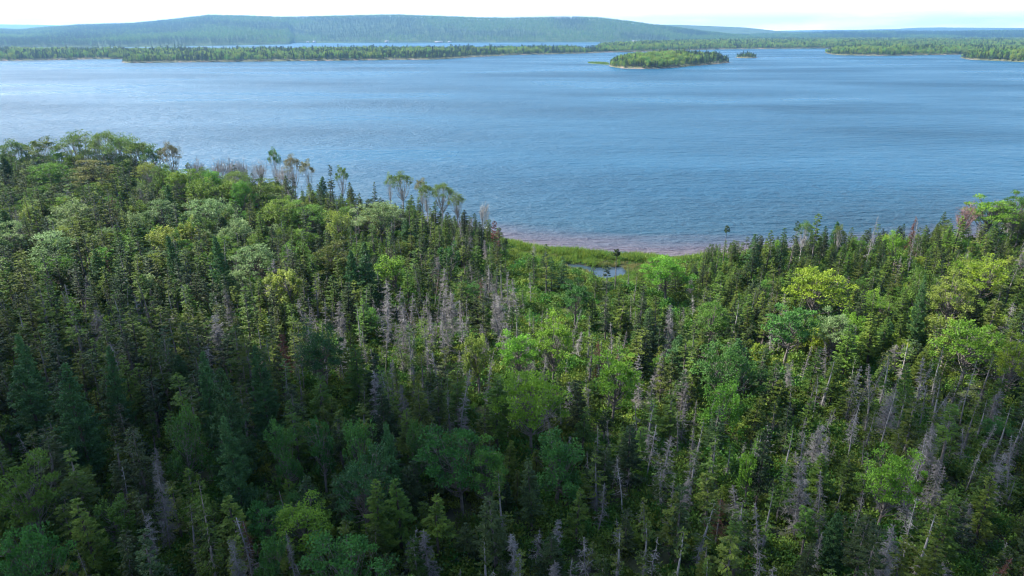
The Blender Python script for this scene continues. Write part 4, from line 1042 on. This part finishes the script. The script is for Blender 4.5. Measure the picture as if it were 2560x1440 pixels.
# undergrowth, marsh grass
def bush(r, h, n, size):
    g = Geo(); q = nrm(rng.normal(0, 1, (n, 3))) * rng.random((n, 1)) ** .4
    q[:, 2] = np.abs(q[:, 2]); c = rng.normal(0, .35, (6, 3)) * [r, r, .2 * h]; ii = rng.integers(0, 6, n)
    g.leaves(c[ii] + q * [r * .7, r * .7, h * .8], q + rng.normal(0, .6, (n, 3)), size[0] * rng.uniform(.6, 1.3, n), size[1]); return mesh_from("bush", *g.out(), [M["shrub"]])
BU = [bush(.8, 1.0, 260, (.25, .16)), bush(1.2, 1.6, 380, (.25, .16)), bush(.6, .7, 200, (.22, .12)), bush(1.5, 1.1, 380, (.28, .16))]
n = 34000
bx = rng.uniform(-175, 185, n); by = rng.uniform(28, 205, n)
k = (shore_y(bx) - by > 2.2) & (sdist(MARSH, bx, by) < -.5) & (np.abs(bx) < (by * CP + 20) * .78 + 14)
bx, by = bx[k], by[k]
scatter("undergrowth", np.stack([bx, by, ground_z(bx, by)], 1), rng.uniform(.6, 1.5, len(bx)), rng.integers(0, 4, len(bx)), BU, "low leafy shrubs and saplings under the trees", "undergrowth")
def tuft(n, h, sp, mat):
    g = Geo(); a = rng.uniform(0, 6.28, n); P = np.stack([np.cos(a) * rng.random(n) * sp, np.sin(a) * rng.random(n) * sp, 0 * a], 1)
    D = np.stack([np.cos(a) * .35, np.sin(a) * .35, 1 + 0 * a], 1) + rng.normal(0, .2, (n, 3)); g.leaves(P, D, h * rng.uniform(.6, 1.2, n), .07); return mesh_from("tuft", *g.out(), [M[mat]])
TU = [tuft(46, .9, .45, "grass"), tuft(50, .7, .5, "grass"), tuft(44, .55, .5, "sedge"), bush(.5, .6, 120, (.2, .1))]
n = 16000
P = np.array(MARSH); bx = rng.uniform(P[:, 0].min() - 4, P[:, 0].max() + 4, n); by = rng.uniform(P[:, 1].min() - 6, P[:, 1].max() + 8, n)
gz = ground_z(bx, by); sdm = sdist(MARSH, bx, by)
k = (shore_y(bx) - by > 1.6 + .5 * rng.random(n)) & (sdm > -5) & (gz > .46 - .1 * rng.random(n) * 0) & (rng.random(n) < .85)
gz0 = gz; near_shore = (shore_y(bx) - by) < 7
k |= near_shore & (shore_y(bx) - by > 1.9) & (sdm > -3)
bx, by, gz, near_shore = bx[k], by[k], gz[k], near_shore[k]
v = fbm(bx / 6., by / 6., 3)
idx = np.where(near_shore, rng.integers(0, 2, len(bx)), np.where(v + rng.normal(0, .12, len(bx)) > .0, rng.integers(0, 2, len(bx)), np.where(rng.random(len(bx)) < .75, 2, 3)))
idx = np.where((fbm(bx / 4. + 20, by / 3., 3) > .22) & (rng.random(len(bx)) < .55), 3, idx)
scatter("marsh_grass", np.stack([bx, by, gz - .03], 1), rng.uniform(.6, 1.5, len(bx)) * (1 + .6 * fbm(bx / 3., by / 3. + 8, 2)) * np.where(near_shore, 1.25, .85), idx, TU, "bright green marsh grass and tan sedge between beach and forest", "grass", .08)
n = 70
sx_ = at(1495, 159)[0]
# grass on the island spit
P = np.array(_sp); bx = rng.uniform(P[:, 0].min(), P[:, 0].max(), 900); by = rng.uniform(P[:, 1].min(), P[:, 1].max(), 900); k = sdist(_sp, bx, by) > 1.0
bx, by = bx[k], by[k]
scatter("spit_grass", np.stack([bx, by, np.clip(sdist(_sp, bx, by) * .15, 0, .7)], 1), rng.uniform(1.5, 2.5, len(bx)), rng.integers(0, 2, len(bx)), TU, "green grass on the spit left of the island", "grass")

# ------------------------------------------------------------------ cumulus cloud standing over the near shore (outside the frame), its shadow lies on the near forest
def cloud():
    m = bpy.data.materials.new("cloud vapour"); m.use_nodes = True; t = m.node_tree; t.nodes.clear(); N = t.nodes.new; Lk = t.links.new
    o = N("ShaderNodeOutputMaterial"); mx = N("ShaderNodeMixShader"); tr = N("ShaderNodeBsdfTransparent"); m2 = N("ShaderNodeMixShader"); d = N("ShaderNodeBsdfDiffuse"); tl = N("ShaderNodeBsdfTranslucent")
    d.inputs[0].default_value = (.9, .9, .9, 1); tl.inputs[0].default_value = (.9, .9, .9, 1); m2.inputs[0].default_value = .5; mx.inputs[0].default_value = .30
    Lk(d.outputs[0], m2.inputs[1]); Lk(tl.outputs[0], m2.inputs[2]); Lk(tr.outputs[0], mx.inputs[1]); Lk(m2.outputs[0], mx.inputs[2]); Lk(mx.outputs[0], o.inputs[0])
    alt = 560.; off = Vector((S.x / S.z * alt, S.y / S.z * alt, alt))
    g = Geo()
    nu, nv = 14, 9
    cr = np.random.default_rng(12)
    for k in range(130):
        gx_ = cr.uniform(-230, 230); gy_ = cr.uniform(-60, 88)
        edge = np.interp(gx_, [-150, -60, 0, 60, 150], [100, 92, 74, 74, 82])
        rr = cr.uniform(16, 30)
        gy_ = min(gy_, edge - rr)
        c = np.array([gx_ + off.x, gy_ + off.y, alt + cr.normal(0, 14)])
        c[0] += (c[2] - alt) * S.x / S.z; c[1] += (c[2] - alt) * S.y / S.z
        th = np.linspace(0, 2 * math.pi, nu, endpoint=False); ph = np.linspace(.001, math.pi - .001, nv)
        T, Pp = np.meshgrid(th, ph)
        q = 1 + .25 * np.sin(3 * T + k) * np.sin(2 * Pp) + .15 * np.sin(5 * T + 2 * k)
        Vv = np.stack([np.sin(Pp) * np.cos(T) * rr * q, np.sin(Pp) * np.sin(T) * rr * q, np.cos(Pp) * rr * .6 * q], -1).reshape(-1, 3) + c
        F = [(a * nu + b, a * nu + (b + 1) % nu, (a + 1) * nu + (b + 1) % nu, (a + 1) * nu + b) for a in range(nv - 1) for b in range(nu)]
        g.add(Vv, F)
    tag(link("cloud", mesh_from("cloud", *g.out(), [m], None, True)), "fair weather cloud drifting over the near forest", None, None, "structure")
cloud()

# ------------------------------------------------------------------ haze
hz = bpy.data.materials.new("haze"); hz.use_nodes = True; t = hz.node_tree; t.nodes.clear()
o_ = t.nodes.new("ShaderNodeOutputMaterial"); v_ = t.nodes.new("ShaderNodeVolumePrincipled")
v_.inputs["Color"].default_value = (.27, .58, 1.0, 1); v_.inputs["Density"].default_value = 8e-5; v_.inputs["Anisotropy"].default_value = .3
t.links.new(v_.outputs[0], o_.inputs["Volume"])
g = Geo(); g.add(*box(-20000, 20000, -4000, 18600, -4.5, 420)); ho = link("haze", mesh_from("haze", *g.out(), [hz]))
tag(ho, "thin blue air haze over the lake and hills", "haze", None, "stuff")
print("objects", len(bpy.data.objects))
